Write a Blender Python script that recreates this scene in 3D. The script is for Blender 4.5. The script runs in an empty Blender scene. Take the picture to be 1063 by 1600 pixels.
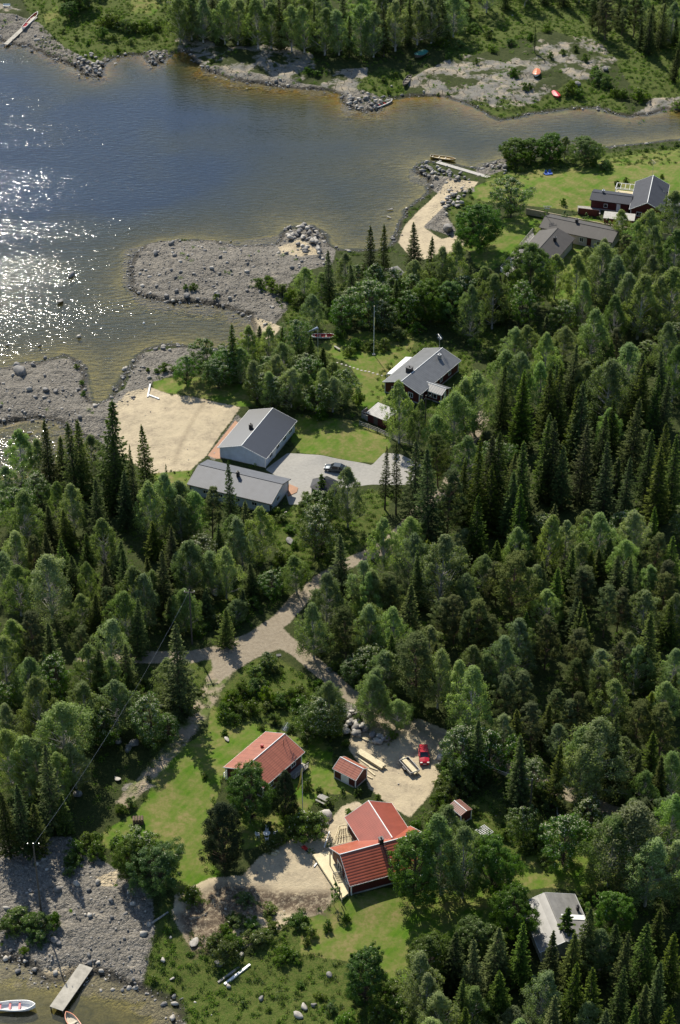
import bpy, math, random
import numpy as np
from mathutils import Vector
R=math.radians
sc=bpy.context.scene
# ---------------- camera, sky, sun, exposure ----------------
TH=R(35.0); FPX=3213.0; PW,PH=1063.0,1600.0; CAMH=221.0
cam=bpy.data.cameras.new("camera"); co=bpy.data.objects.new("camera",cam); sc.collection.objects.link(co)
co.location=(0,0,CAMH); co.rotation_euler=(R(90)-TH,0,0)
cam.sensor_fit='VERTICAL'; cam.sensor_height=36.0; cam.lens=FPX/PH*36.0
cam.clip_start=1.0; cam.clip_end=20000.0
sc.camera=co
SUN_EL,SUN_AZ=44.0,20.7            # azimuth measured to the left of +Y
w=bpy.data.worlds.new("World"); sc.world=w; w.use_nodes=True
nt=w.node_tree; nt.nodes.clear()
wo=nt.nodes.new('ShaderNodeOutputWorld'); bg=nt.nodes.new('ShaderNodeBackground'); sky=nt.nodes.new('ShaderNodeTexSky')
sky.sky_type='NISHITA'; sky.sun_disc=False; sky.sun_elevation=R(SUN_EL); sky.sun_rotation=R(-SUN_AZ)
sky.air_density=1.0; sky.dust_density=0.6; sky.ozone_density=1.5
bg.inputs[1].default_value=0.105
nt.links.new(sky.outputs[0],bg.inputs[0]); nt.links.new(bg.outputs[0],wo.inputs[0])
sl=bpy.data.lights.new("sun",'SUN'); sl.energy=5.0; sl.angle=R(0.5); sl.color=(1.0,0.93,0.80)
so=bpy.data.objects.new("sun",sl); sc.collection.objects.link(so)
sd=Vector((-math.sin(R(SUN_AZ))*math.cos(R(SUN_EL)),math.cos(R(SUN_AZ))*math.cos(R(SUN_EL)),math.sin(R(SUN_EL))))
so.rotation_euler=sd.to_track_quat('Z','Y').to_euler(); so.location=(0,300,300)
sc.view_settings.view_transform='Standard'; sc.view_settings.look='None'; sc.view_settings.exposure=0.45; sc.view_settings.gamma=1.0
sc.cycles.max_bounces=5; sc.cycles.diffuse_bounces=3; sc.cycles.glossy_bounces=2; sc.cycles.transmission_bounces=3; sc.cycles.transparent_max_bounces=6
sc.cycles.sample_clamp_indirect=4.0; sc.cycles.use_denoising=True; sc.cycles.use_adaptive_sampling=False
S_,C_=math.sin(TH),math.cos(TH)
def un(px,py,z=0.0):                # the point at height z that the photo shows at pixel (px,py)
    a=(px-PW/2)/FPX; b=(PH/2-py)/FPX
    d2=-S_+b*C_; t=(z-CAMH)/d2
    return (a*t,(C_+b*S_)*t,z)
def proj(x,y,z):
    z=z-CAMH; d=y*C_-z*S_; u=y*S_+z*C_
    return PW/2+FPX*x/d, PH/2-FPX*u/d
# ---------------- numpy helpers ----------------
def vnoise(x,y,seed,scale):
    rg=np.random.RandomState(seed); N=256; g=rg.rand(N,N)
    u=x/scale; v=y/scale; iu=np.floor(u).astype(int); iv=np.floor(v).astype(int); fu=u-iu; fv=v-iv
    fu=fu*fu*(3-2*fu); fv=fv*fv*(3-2*fv); a=g[iu%N,iv%N]; b=g[(iu+1)%N,iv%N]; c=g[iu%N,(iv+1)%N]; d=g[(iu+1)%N,(iv+1)%N]
    return (a*(1-fu)+b*fu)*(1-fv)+(c*(1-fu)+d*fu)*fv-0.5
def sdf(px,py,poly):                # signed distance, positive inside
    poly=np.array(poly); n=len(poly); best=np.full(px.shape,1e9); ins=np.zeros(px.shape,bool)
    for i in range(n):
        ax,ay=poly[i]; bx,by=poly[(i+1)%n]; ex,ey=bx-ax,by-ay
        t=np.clip(((px-ax)*ex+(py-ay)*ey)/(ex*ex+ey*ey+1e-9),0,1)
        best=np.minimum(best,(px-ax-t*ex)**2+(py-ay-t*ey)**2)
        if abs(ey)>1e-9:
            c=((ay>py)!=(by>py))&(px<(bx-ax)*(py-ay)/(by-ay)+ax); ins^=c
    return np.where(ins,1,-1)*np.sqrt(best)
def wpoly(pts,z=0.0): return [un(a,b,z)[:2] for a,b in pts]
def inpoly(x,y,poly):
    ins=False; n=len(poly)
    for i in range(n):
        ax,ay=poly[i]; bx,by=poly[(i+1)%n]
        if (ay>y)!=(by>y) and x<(bx-ax)*(y-ay)/(by-ay)+ax: ins=not ins
    return ins
def mesh_np(name,V,F,mats,mi=None,tone=None,smooth=False):
    me=bpy.data.meshes.new(name); V=np.asarray(V,dtype=np.float32); F=np.asarray(F,dtype=np.int32); k=F.shape[1]
    me.vertices.add(len(V)); me.vertices.foreach_set('co',V.ravel())
    me.loops.add(F.size); me.loops.foreach_set('vertex_index',F.ravel())
    me.polygons.add(len(F)); me.polygons.foreach_set('loop_start',np.arange(0,F.size,k,dtype=np.int32))
    if mi is not None: me.polygons.foreach_set('material_index',np.asarray(mi,dtype=np.int32))
    if smooth: me.polygons.foreach_set('use_smooth',np.ones(len(F),bool))
    if tone is not None:
        a=me.attributes.new('tone','FLOAT','FACE'); a.data.foreach_set('value',np.asarray(tone,dtype=np.float32))
    for m in mats: me.materials.append(m)
    me.update(); me.validate(); return me
def link(o,parent=None):
    sc.collection.objects.link(o)
    if parent is not None: o.parent=parent
    return o
def tag(o,label=None,cat=None,group=None,kind=None):
    if label: o['label']=label
    if cat: o['category']=cat
    if group: o['group']=group
    if kind: o['kind']=kind
    return o
def empty(name,loc,rz=0.0,label=None,cat=None,group=None):
    o=bpy.data.objects.new(name,None); o.empty_display_size=0.3; o.location=loc; o.rotation_euler=(0,0,rz); link(o)
    return tag(o,label,cat,group)
class MB:
    def __init__(s): s.v=[]; s.f=[]; s.m=[]
    def face(s,pts,m=0):
        n=len(s.v); s.v+=[tuple(p) for p in pts]; s.f.append(tuple(range(n,n+len(pts)))); s.m.append(m)
    def add(s,vs,fs,m=0):
        n=len(s.v); s.v+=[tuple(p) for p in vs]; s.f+=[tuple(i+n for i in f) for f in fs]; s.m+=[m]*len(fs)
    def box(s,x0,x1,y0,y1,z0,z1,m=0):
        s.add([(x0,y0,z0),(x1,y0,z0),(x1,y1,z0),(x0,y1,z0),(x0,y0,z1),(x1,y0,z1),(x1,y1,z1),(x0,y1,z1)],
              [(0,3,2,1),(4,5,6,7),(0,1,5,4),(1,2,6,5),(2,3,7,6),(3,0,4,7)],m)
    def tube(s,a,b,r0,r1=None,n=8,m=0,caps=True):
        r1=r0 if r1 is None else r1; a=Vector(a); b=Vector(b); d=(b-a).normalized()
        u=d.cross(Vector((0,0,1)) if abs(d.z)<.95 else Vector((1,0,0))).normalized(); v=d.cross(u)
        vs=[]; 
        for p,r in ((a,r0),(b,r1)):
            for i in range(n):
                t=2*math.pi*i/n; vs.append(p+(u*math.cos(t)+v*math.sin(t))*r)
        fs=[(i,(i+1)%n,n+(i+1)%n,n+i) for i in range(n)]
        if caps: fs+=[tuple(range(n-1,-1,-1)),tuple(range(n,2*n))]
        s.add(vs,fs,m)
    def plank(s,a,b,wd,th,m=0):      # a board from a to b
        a=Vector(a); b=Vector(b); d=(b-a).normalized(); u=d.cross(Vector((0,0,1)))
        u=u.normalized() if u.length>1e-4 else Vector((1,0,0)); v=u.cross(d).normalized()
        vs=[p+u*(i*wd/2)+v*(j*th/2) for p in (a,b) for i,j in ((-1,-1),(1,-1),(1,1),(-1,1))]
        s.add(vs,[(0,1,2,3),(7,6,5,4),(0,4,5,1),(1,5,6,2),(2,6,7,3),(3,7,4,0)],m)
    def slab(s,quad,th,m=0):         # a quad (or ngon) given thickness downward along its normal
        q=[Vector(p) for p in quad]; nrm=(q[1]-q[0]).cross(q[2]-q[0]).normalized()
        if nrm.z<0: nrm=-nrm; q=q[::-1]
        n=len(q); vs=q+[p-nrm*th for p in q]
        s.add(vs,[tuple(range(n)),tuple(range(2*n-1,n-1,-1))]+[(i,n+i,n+(i+1)%n,(i+1)%n) for i in range(n)],m)
    def build(s,name,mats,parent=None,smooth=False,**kw):
        me=bpy.data.meshes.new(name); me.from_pydata(s.v,[],s.f); 
        if not isinstance(mats,(list,tuple)): mats=[mats]
        for m in mats: me.materials.append(m)
        me.polygons.foreach_set('material_index',s.m)
        if smooth: me.polygons.foreach_set('use_smooth',[True]*len(s.f))
        me.update()
        o=link(bpy.data.objects.new(name,me),parent); return tag(o,**kw)
# ---------------- materials ----------------
def newmat(name):
    m=bpy.data.materials.new(name); m.use_nodes=True; t=m.node_tree; t.nodes.clear()
    out=t.nodes.new('ShaderNodeOutputMaterial'); return m,t,out
class NT:
    def __init__(s,t): s.t=t
    def n(s,typ,ins=None,**kw):
        nd=s.t.nodes.new('ShaderNode'+typ)
        for k,v in kw.items(): setattr(nd,k,v)
        if ins:
            for k,v in ins.items():
                if isinstance(v,bpy.types.NodeSocket): s.t.links.new(v,nd.inputs[k])
                else: nd.inputs[k].default_value=v
        return nd
    def math(s,op,a,b=0.0,c=0.0): return s.n('Math',{0:a,1:b,2:c},operation=op).outputs[0]
    def mix(s,f,a,b): 
        nd=s.n('Mix',None,data_type='RGBA'); 
        for i,v in ((0,f),(6,a),(7,b)):
            if isinstance(v,bpy.types.NodeSocket): s.t.links.new(v,nd.inputs[i])
            else: nd.inputs[i].default_value=v
        return nd.outputs[2]
    def noise(s,vec,scale,detail=3.0,rough=.55,out=0):
        nd=s.n('TexNoise',{'Scale':scale,'Detail':detail,'Roughness':rough})
        if vec is not None: s.t.links.new(vec,nd.inputs['Vector'])
        return nd.outputs[out]
    def ramp(s,f,lo,hi): return s.n('MapRange',{0:f,1:lo,2:hi,3:0.0,4:1.0}).outputs[0]
def rgb(r,g,b): return (r,g,b,1.0)
def simple(name,col,rough=.7,var=.25,scale=3.0,metal=0.0,bump=0.0,bscale=20.0,spec=.5,col2=None):
    m,t,out=newmat(name); N=NT(t); tc=N.n('TexCoord').outputs['Object']
    nz=N.noise(tc,scale,4.0); c2=col2 or tuple(c*(1-var*1.6) for c in col); c1=tuple(min(1,c*(1+var*.6)) for c in col)
    c=N.mix(N.ramp(nz,.3,.7),rgb(*c1),rgb(*c2))
    b=N.n('BsdfPrincipled',{'Base Color':c,'Roughness':rough,'Metallic':metal,'Specular IOR Level':spec})
    if bump: t.links.new(N.n('Bump',{'Height':N.noise(tc,bscale,3.0),'Strength':bump,'Distance':.05}).outputs[0],b.inputs['Normal'])
    t.links.new(b.outputs[0],out.inputs[0]); return m
def striped(name,col,dark,period,axis=0,width=.12,rough=.4,bump=.6,dist=.05,cross=None,var=.15,spec=.5):
    # ribs/boards/tiles running across the given object axis; cross = period of tile rows on the other axis
    m,t,out=newmat(name); N=NT(t); tc=N.n('TexCoord').outputs['Object']; sp=N.n('SeparateXYZ',{0:tc})
    def fr(ax,p): return N.math('FRACT',N.math('ADD',N.math('DIVIDE',sp.outputs[ax],p),100.0))
    f=fr(axis,period); tri=N.math('ABSOLUTE',N.math('SUBTRACT',f,.5))
    line=N.ramp(tri,.5-width,.5-width*.4); h=N.math('SINE',N.math('MULTIPLY',f,math.pi))
    if cross:
        g=fr(cross[0],cross[1]); l2=N.ramp(g,.86,.98); line=N.math('MAXIMUM',line,l2); h=N.math('ADD',h,N.math('MULTIPLY',g,.8))
    nz=N.ramp(N.noise(tc,.9,4.0,.6),.3,.7)
    c=N.mix(nz,rgb(*[x*(1+var) for x in col]),rgb(*[x*(1-var) for x in col])); c=N.mix(line,c,rgb(*dark))
    b=N.n('BsdfPrincipled',{'Base Color':c,'Roughness':rough,'Specular IOR Level':spec})
    t.links.new(N.n('Bump',{'Height':h,'Strength':bump,'Distance':dist}).outputs[0],b.inputs['Normal'])
    t.links.new(b.outputs[0],out.inputs[0]); return m
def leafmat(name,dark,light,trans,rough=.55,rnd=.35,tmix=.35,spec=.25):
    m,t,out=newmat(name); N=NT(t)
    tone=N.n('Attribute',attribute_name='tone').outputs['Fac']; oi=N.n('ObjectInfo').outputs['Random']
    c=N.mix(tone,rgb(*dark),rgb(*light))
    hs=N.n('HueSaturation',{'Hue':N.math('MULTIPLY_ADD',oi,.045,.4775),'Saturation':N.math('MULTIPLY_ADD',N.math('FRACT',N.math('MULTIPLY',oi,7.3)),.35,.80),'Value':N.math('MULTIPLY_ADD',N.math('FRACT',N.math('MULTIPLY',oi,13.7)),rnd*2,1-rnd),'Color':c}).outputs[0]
    d=N.n('BsdfPrincipled',{'Base Color':hs,'Roughness':rough,'Specular IOR Level':spec})
    tc_=N.n('MixRGB',{0:1.0,1:hs,2:rgb(*trans)},blend_type='MULTIPLY').outputs[0]
    tr=N.n('BsdfTranslucent',{0:tc_}); mx=N.n('MixShader',{0:tmix,1:d.outputs[0],2:tr.outputs[0]})
    t.links.new(mx.outputs[0],out.inputs[0]); return m
M={}
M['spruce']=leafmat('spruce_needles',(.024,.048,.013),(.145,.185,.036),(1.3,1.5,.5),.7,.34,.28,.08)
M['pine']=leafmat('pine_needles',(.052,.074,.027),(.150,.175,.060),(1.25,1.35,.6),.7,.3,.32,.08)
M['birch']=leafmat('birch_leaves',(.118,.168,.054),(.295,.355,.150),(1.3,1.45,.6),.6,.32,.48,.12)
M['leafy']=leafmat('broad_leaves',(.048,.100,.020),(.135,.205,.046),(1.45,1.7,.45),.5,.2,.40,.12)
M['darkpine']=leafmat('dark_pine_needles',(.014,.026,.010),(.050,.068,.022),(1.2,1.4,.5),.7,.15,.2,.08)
M['bloom']=simple('cream_blossom',(.42,.42,.28),.8,.2)
M['bush']=leafmat('bush_leaves',(.055,.105,.020),(.145,.195,.042),(1.5,1.8,.4),.6,.25,.38,.1)
M['grassblade']=leafmat('grass_blades',(.040,.075,.014),(.095,.135,.030),(1.5,1.7,.5),.6,.1,.3)
M['bark']=simple('grey_bark',(.09,.07,.055),.9,.4,6.0)
M['pinebark']=simple('orange_brown_bark',(.15,.10,.07),.9,.35,5.0)
M['birchbark']=simple('birch_bark',(.42,.40,.37),.8,.3,3.0,col2=(.16,.15,.14))
M['stone']=simple('grey_stone',(.22,.21,.195),.85,.35,1.3,bump=.6,bscale=9.0)
M['palestone']=simple('pale_stone',(.42,.39,.34),.85,.25,1.3,bump=.5,bscale=9.0)
M['darkwood']=simple('dark_weathered_wood',(.10,.085,.07),.85,.3,4.0)
M['greywood']=simple('grey_weathered_wood',(.30,.285,.25),.8,.25,3.0)
M['newwood']=simple('new_yellow_timber',(.62,.53,.33),.65,.12,3.0)
M['white']=simple('white_paint',(.78,.78,.75),.5,.05)
M['offwhite']=simple('offwhite_plastic',(.70,.70,.68),.35,.05)
M['black']=simple('black_metal',(.02,.02,.022),.45,.1)
M['steel']=simple('galvanised_steel',(.42,.43,.44),.35,.15,5.0,metal=.7)
M['glass']=simple('window_glass',(.02,.025,.03),.06,.1,1.0,spec=.8)
M['rubber']=simple('tyre_rubber',(.02,.02,.02),.8,.1)
M['red']=simple('red_paint',(.42,.022,.02),.3,.1)
M['orange']=simple('orange_paint',(.62,.17,.06),.4,.12)
M['crimson']=simple('crimson_canvas',(.50,.02,.035),.5,.15)
M['blue']=simple('blue_plastic',(.03,.10,.42),.4,.2)
M['teal']=simple('teal_tarpaulin',(.03,.20,.16),.55,.3)
M['yellowwood']=simple('varnished_yellow_wood',(.42,.28,.06),.45,.2)
M['buff']=simple('buff_boat_lining',(.50,.44,.33),.6,.15)
M['concrete']=simple('pale_concrete',(.40,.38,.34),.85,.15,2.0)
def M_(k): return M[k]
# ---------------- the shoreline and the zones of the ground, as outlined in the photo ----------------
LAKE=[(-3500,-2),(-900,20),(-200,55),(0,62),(10,67),(28,70),(42,70),(55,76),(75,86),(100,96),(120,106),(132,117),(148,121),(160,117),(163,100),(172,92),(200,85),(226,85),(232,96),(242,101),(254,96),(266,86),(276,80),(290,79),(301,86),(308,97),(325,110),(345,117),(370,124),(400,130),(440,136),(480,138),(515,141),(535,146),(537,158),(548,168),(570,174),(590,171),(600,163),(612,154),(640,149),(690,150),(715,157),(745,168),(762,178),(780,187),(805,184),(830,178),(870,172),(905,168),(935,168),(960,176),(985,182),(1010,179),(1040,170),(1063,172),(1400,168),
(1400,205),(1063,218),(1040,220),(1000,225),(950,230),(900,236),(870,241),(800,250),(785,250),(768,256),(752,264),(730,262),(705,257),(683,251),(660,254),(650,261),(652,270),(668,276),(673,288),(668,302),(655,312),(640,325),(628,343),(622,365),(612,385),(595,392),(560,392),(530,392),(512,385),(508,372),(500,360),(485,353),(463,354),(445,361),(441,372),(432,381),(400,385),(370,386),(340,380),(310,375),(280,376),(250,378),(228,385),(212,398),(204,418),(202,435),(208,450),(225,462),(245,468),(270,473),(310,472),(340,476),(370,485),(388,492),(396,502),(400,516),(392,528),(370,540),(340,546),(310,544),(290,542),(265,540),(240,543),(222,552),(210,570),(195,590),(183,608),(172,623),(157,632),(142,629),(131,620),(130,605),(134,588),(130,572),(115,560),(98,556),(80,562),(60,570),(40,568),(20,574),(0,578),(-200,590),(-900,640),(-3500,700)]
POND=[(-3500,690),(-400,668),(0,664),(25,656),(60,652),(85,657),(100,664),(110,673),(135,681),(152,690),(158,702),(150,718),(60,750),(-400,800),(-3500,900)]
COVE=[(-3500,1420),(-400,1470),(0,1497),(25,1499),(48,1509),(55,1522),(75,1528),(95,1527),(113,1518),(140,1521),(164,1523),(198,1540),(243,1551),(270,1562),(284,1575),(283,1592),(272,1605),(280,1640),(330,1900),(-3500,1900)]
WATERS=[wpoly(LAKE),wpoly(POND),wpoly(COVE)]
ZP={
'lawn':[[(205,8),(212,-20),(262,-20),(258,8),(240,25),(205,22)],[(66,24),(90,10),(94,28),(72,36)],
 [(732,295),(760,282),(790,268),(860,258),(905,256),(950,243),(1063,228),(1200,222),(1200,325),(1050,340),(1000,330),(930,332),(900,335),(830,325),(790,320),(760,316),(740,308)],
 [(728,362),(765,350),(820,338),(845,350),(835,365),(800,400),(770,428),(740,418),(735,395),(715,382)],
 [(500,540),(515,530),(575,520),(650,535),(640,560),(600,598),(604,620),(590,640),(560,645),(545,618),(562,600),(545,572),(520,560)],
 [(462,650),(500,658),(560,663),(600,683),(612,702),(590,730),(560,729),(505,716),(470,708),(455,690)],
 [(235,737),(302,735),(292,762),(255,765)],[(238,588),(290,586),(345,592),(400,610),(400,640),(372,640),(300,618),(262,612),(240,604)],
 [(330,1110),(375,1130),(425,1142),(380,1170),(350,1200),(345,1240),(325,1300),(330,1350),(350,1372),(300,1392),(275,1402),(240,1335),(190,1332),(160,1326),(162,1302),(215,1272),(235,1242),(240,1203),(265,1182),(300,1167),(325,1150)],
 [(478,1165),(500,1150),(520,1180),(520,1210),(562,1232),(550,1252),(510,1250),(490,1262),(470,1300),(440,1312),(420,1320),(400,1330),(350,1340),(340,1300),(400,1260),(470,1230),(485,1200)],
 [(470,1445),(500,1432),(540,1412),(600,1398),(640,1400),(700,1400),(760,1395),(810,1430),(790,1460),(700,1490),(640,1540),(600,1545),(540,1505),(470,1492)],
 [(800,1345),(880,1338),(940,1325),(965,1390),(920,1405),(860,1395),(820,1400),(800,1385)],[(345,1225),(340,1195),(415,1140),(482,1168),(480,1200),(415,1245)],[(830,352),(900,340),(1060,375),(1070,400),(960,395),(900,430),(835,440)],[(400,1235),(470,1225),(480,1300),(410,1325)],[(852,455),(890,432),(908,462),(880,488),(858,480)]],
'wild':[[(340,1095),(395,1042),(425,1030),(470,1060),(520,1090),(545,1110),(530,1140),(470,1150),(430,1140),(370,1130)],
 [(255,1400),(300,1440),(340,1480),(400,1500),(480,1485),(560,1515),(640,1560),(640,1850),(300,1850),(290,1590),(270,1556),(222,1538),(235,1480)],
 [(430,800),(480,785),(530,790),(580,772),(612,780),(600,830),(560,870),(520,900),(470,890),(425,860)],
 [(52,60),(80,55),(150,45),(225,40),(275,30),(285,68),(262,85),(180,88),(155,100),(110,90),(80,78)],
 [(555,125),(600,105),(640,112),(625,150),(570,158)],[(700,150),(860,145),(900,120),(960,145),(985,168),(900,170),(830,176),(780,180)],
 [(30,-10),(272,-10),(272,42),(100,60),(60,45)],[(690,60),(720,-20),(1200,-20),(1200,150),(1000,150),(960,100),(860,50),(760,85),(700,100)],[(580,610),(640,525),(735,560),(745,610),(690,650),(600,650)],[(430,450),(640,440),(800,470),(780,560),(700,520),(600,500),(450,510)],
 [(760,270),(780,250),(900,236),(1200,212),(1200,245),(900,264),(760,292)],[(700,1280),(760,1250),(830,1290),(900,1290),(950,1320),(900,1345),(800,1350),(740,1365)],
 [(300,1020),(345,1030),(335,1090),(300,1130),(270,1160),(240,1190),(225,1150),(270,1090)],[(240,960),(300,1000),(420,940),(470,905),(430,890),(330,960)],
 [(455,575),(500,540),(560,600),(545,640),(520,650)],[(700,325),(740,300),(760,320),(735,365),(715,380)],[(415,1430),(540,1412),(480,1450),(470,1500),(400,1500)]],
'rock':[[(190,380),(255,368),(340,368),(430,358),(490,343),(525,385),(520,410),(470,425),(450,445),(450,480),(425,505),(395,500),(370,498),(300,485),(220,475),(190,430)],
 [(-900,600),(-60,570),(60,555),(130,550),(145,625),(195,600),(215,545),(300,530),(330,548),(300,575),(240,592),(232,602),(185,640),(172,720),(60,690),(-60,700),(-900,720)],
 [(-300,1330),(60,1315),(110,1312),(135,1330),(170,1352),(205,1372),(238,1400),(242,1460),(222,1530),(275,1570),(305,1610),(290,1640),(250,1600),(200,1565),(100,1535),(-300,1520)],
 [(-300,15),(0,22),(40,28),(62,35),(100,70),(150,95),(165,80),(165,130),(50,82),(-300,75)],[(228,75),(262,72),(262,108),(228,108)],
 [(640,255),(690,270),(740,285),(742,300),(700,296),(690,300),(700,340),(720,370),(700,365),(660,350),(690,300),(668,282),(640,275)],
 [(532,140),(560,135),(600,148),(600,178),(532,175)],[(745,245),(800,240),(792,262),(745,272)],[(300,92),(500,128),(535,145),(300,125)],
 [(530,1105),(600,1120),(600,1160),(560,1155),(530,1130)],[(325,712),(370,650),(378,655),(345,700),(335,722)],[(195,1232),(225,1228),(245,1236),(215,1246),(190,1242)]],
'slab':[[(272,50),(300,46),(345,70),(440,72),(492,85),(497,108),(470,124),(390,120),(350,112),(318,98),(278,82)],[(505,106),(575,106),(572,132),(530,142),(500,128)],
 [(635,122),(690,100),(720,88),(790,100),(830,75),(860,55),(930,65),(968,100),(935,125),(880,128),(850,150),(800,168),(750,160),(700,150),(635,148)],
 [(968,181),(1000,165),(1020,148),(1063,146),(1200,146),(1200,166),(1040,170),(1000,184)],[(-300,-10),(0,8),(36,16),(38,36),(0,40),(-300,45)]],
'sand':[[(172,632),(200,605),(236,600),(262,613),(300,619),(376,641),(345,678),(322,714),(298,736),(236,738),(212,722),(185,705),(174,670)],
 [(638,390),(622,370),(632,345),(655,322),(690,290),(698,276),(748,282),(740,292),(708,300),(690,325),(662,350),(690,370),(722,365),(728,385),(690,400),(645,402)],
 [(386,492),(402,488),(440,505),(425,522),(392,524)],[(434,378),(470,368),(505,392),(470,400),(440,392)],
 [(425,1335),(480,1308),(510,1298),(536,1268),(560,1262),(600,1300),(560,1400),(530,1405),(505,1432),(450,1445),(420,1470),(380,1480),(340,1475),(300,1480),(268,1432),(275,1398),(330,1375),(380,1372),(405,1345)],
 [(550,1150),(600,1125),(640,1128),(700,1152),(742,1178),(712,1192),(690,1215),(672,1250),(640,1288),(605,1265),(575,1240),(570,1215),(545,1180)],
 [(-10,662),(30,648),(85,645),(92,660),(50,655),(10,668)],[(60,1505),(120,1500),(150,1515),(90,1528)],[(150,1372),(185,1360),(182,1385),(158,1385)]],
'pave':[[(415,735),(449,708),(470,709),(504,716),(581,734),(600,714),(625,716),(660,735),(640,765),(568,764),(527,763),(487,776),(470,790),(452,790),(440,750)]],
'water_edge':[]}
def road(pts,wd):
    P=[un(a,b,2.0)[:2] for a,b in pts]; L=[];Rr=[]
    for i,p in enumerate(P):
        a=Vector(P[max(0,i-1)]); b=Vector(P[min(len(P)-1,i+1)]); d=(b-a).normalized(); n=Vector((-d.y,d.x)); ww=wd[i] if isinstance(wd,list) else wd
        L.append(tuple(Vector(p)+n*ww/2)); Rr.append(tuple(Vector(p)-n*ww/2))
    return L+Rr[::-1]
ROADS=[road([(120,1030),(206,1031),(250,1033),(300,1033),(350,1024),(400,1003),(440,975),(470,940),(500,912),(545,885),(590,866),(625,838),(660,800),(700,770),(730,700),(760,650)],[3.2]*5+[3.4]*3+[2.9]*8),
 road([(400,1000),(440,1005),(470,1025),(500,1052),(540,1088),(590,1118),(650,1145),(720,1180),(800,1212),(870,1240),(950,1275),(1063,1310),(1200,1350)],[4.2,3.8]+[3.1]*11),
 wpoly([(330,1035),(390,1010),(440,985),(455,1000),(440,1018),(400,1035),(362,1060),(345,1072),(335,1065)],2.0)]
TRACKS=[road([(352,1050),(332,1080),(318,1110),(292,1150),(262,1185),(225,1225),(190,1260)],[3.6,3.4,3.2,2.8,2.6,2.4,2.2])]
SITES=[(-16.03,336.06,8.5,1.6),(-18.68,319.94,9.5,1.8),(16.69,359.03,8.5,2.0),(-11.81,240.38,6,3.0),(1.83,239.14,3,3.0),(6.0,221.5,8.5,3.0),(72.7,437.7,8,2.2),(65.7,437.9,7,2.2),(55,422,9,2.2),(48,415.7,7,2.2),(32,204.5,6,3.0),(18.3,230.2,2,3.0),(8.3,344,3,2.0),(-5,322,6,1.8)]
# ---------------- terrain heights on one graded grid ----------------
def graded(lo,hi,step,flo,fhi):
    a=list(np.arange(lo,hi+1e-6,step)); s=step; x=a[0]; pre=[]
    while x>flo: s*=1.35; x-=s; pre.append(x)
    s=step; x=a[-1]; post=[]
    while x<fhi: s*=1.35; x+=s; post.append(x)
    return np.array(pre[::-1]+a+post)
GX=graded(-112,112,.45,-6000,6000); GY=graded(184,600,.45,-3000,9000)
XX,YY=np.meshgrid(GX,GY,indexing='ij')
wsd=np.full(XX.shape,-1e9)
for wp in WATERS: wsd=np.maximum(wsd,sdf(XX,YY,wp))
wsd=wsd+.9*vnoise(XX,YY,3,3.1)+.5*vnoise(XX,YY,4,1.2)          # an uneven water line
land=-wsd
HH=np.where(land>0,3.0*(1-np.exp(-np.clip(land,0,None)/20.0)),-3.6*(1-np.exp(np.clip(land,None,0)/16.0)))
HH=np.where(land<0,HH*(.42+.58*np.clip((-12-XX)/45,0,1)*np.clip((YY-392)/55,0,1))*(1+.5*vnoise(XX,YY,23,16)+.3*vnoise(XX,YY,24,6)),HH)
HH=HH+np.where(land>-3,1,0)*.25*vnoise(XX,YY,7,9.0)*np.clip((land+3)/8,0,1)*2
W={}
for k in ('lawn','wild','rock','slab','sand','pave'):
    d=np.full(XX.shape,-50.0)
    for p in ZP[k]:
        q=wpoly(p,1.6); qa=np.array(q); x0,y0=qa.min(0)-3; x1,y1=qa.max(0)+3
        i0,i1=np.searchsorted(GX,[x0,x1]); j0,j1=np.searchsorted(GY,[y0,y1])
        d[i0:i1,j0:j1]=np.maximum(d[i0:i1,j0:j1],sdf(XX[i0:i1,j0:j1],YY[i0:i1,j0:j1],q))
    W[k]=d
for k,PL in (('road',ROADS),('track',TRACKS)):
    d=np.full(XX.shape,-50.0)
    for q in PL:
        qa=np.array(q); x0,y0=qa.min(0)-3; x1,y1=qa.max(0)+3
        i0,i1=np.searchsorted(GX,[x0,x1]); j0,j1=np.searchsorted(GY,[y0,y1])
        d[i0:i1,j0:j1]=np.maximum(d[i0:i1,j0:j1],sdf(XX[i0:i1,j0:j1],YY[i0:i1,j0:j1],q))
    W[k]=d
W={k:np.clip(.5+v/1.6,0,1) for k,v in W.items()}
shore=np.clip(1-np.abs(land-.6)/2.2,0,1)
rough=np.clip(W['rock']+.35*shore,0,1)
HH+=rough*(.8*np.abs(vnoise(XX,YY,11,2.4))+.6*np.abs(vnoise(XX,YY,12,1.0))+.45*vnoise(XX,YY,13,6))*(1-W['sand'])
HH+=W['slab']*(1.6*np.abs(vnoise(XX,YY,14,7.0))+.35*vnoise(XX,YY,15,1.6))*np.clip(land/3,0,1)
HH+=W['wild']*.25*vnoise(XX,YY,16,1.5)+W['sand']*(.12*vnoise(XX,YY,17,1.7)+.05*vnoise(XX,YY,18,.8))
HH+=W['sand']*sdf(XX,YY,wpoly([(255,1395),(330,1370),(470,1385),(510,1400),(440,1470),(300,1485)],3)).clip(0,2)*.35*(1.5*vnoise(XX,YY,19,2.6)+vnoise(XX,YY,20,1.1)*1.0)
flat=1-np.clip(W['road']+W['pave'],0,1)
for cx,cy,r,z0 in SITES:
    d=np.hypot(XX-cx,YY-cy); k=np.clip(1-(d-r)/6.0,0,1); k=k*k*(3-2*k); HH=HH*(1-k)+z0*k
HH=np.where((land<0),np.minimum(HH,-.02),np.maximum(HH,.03))
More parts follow.
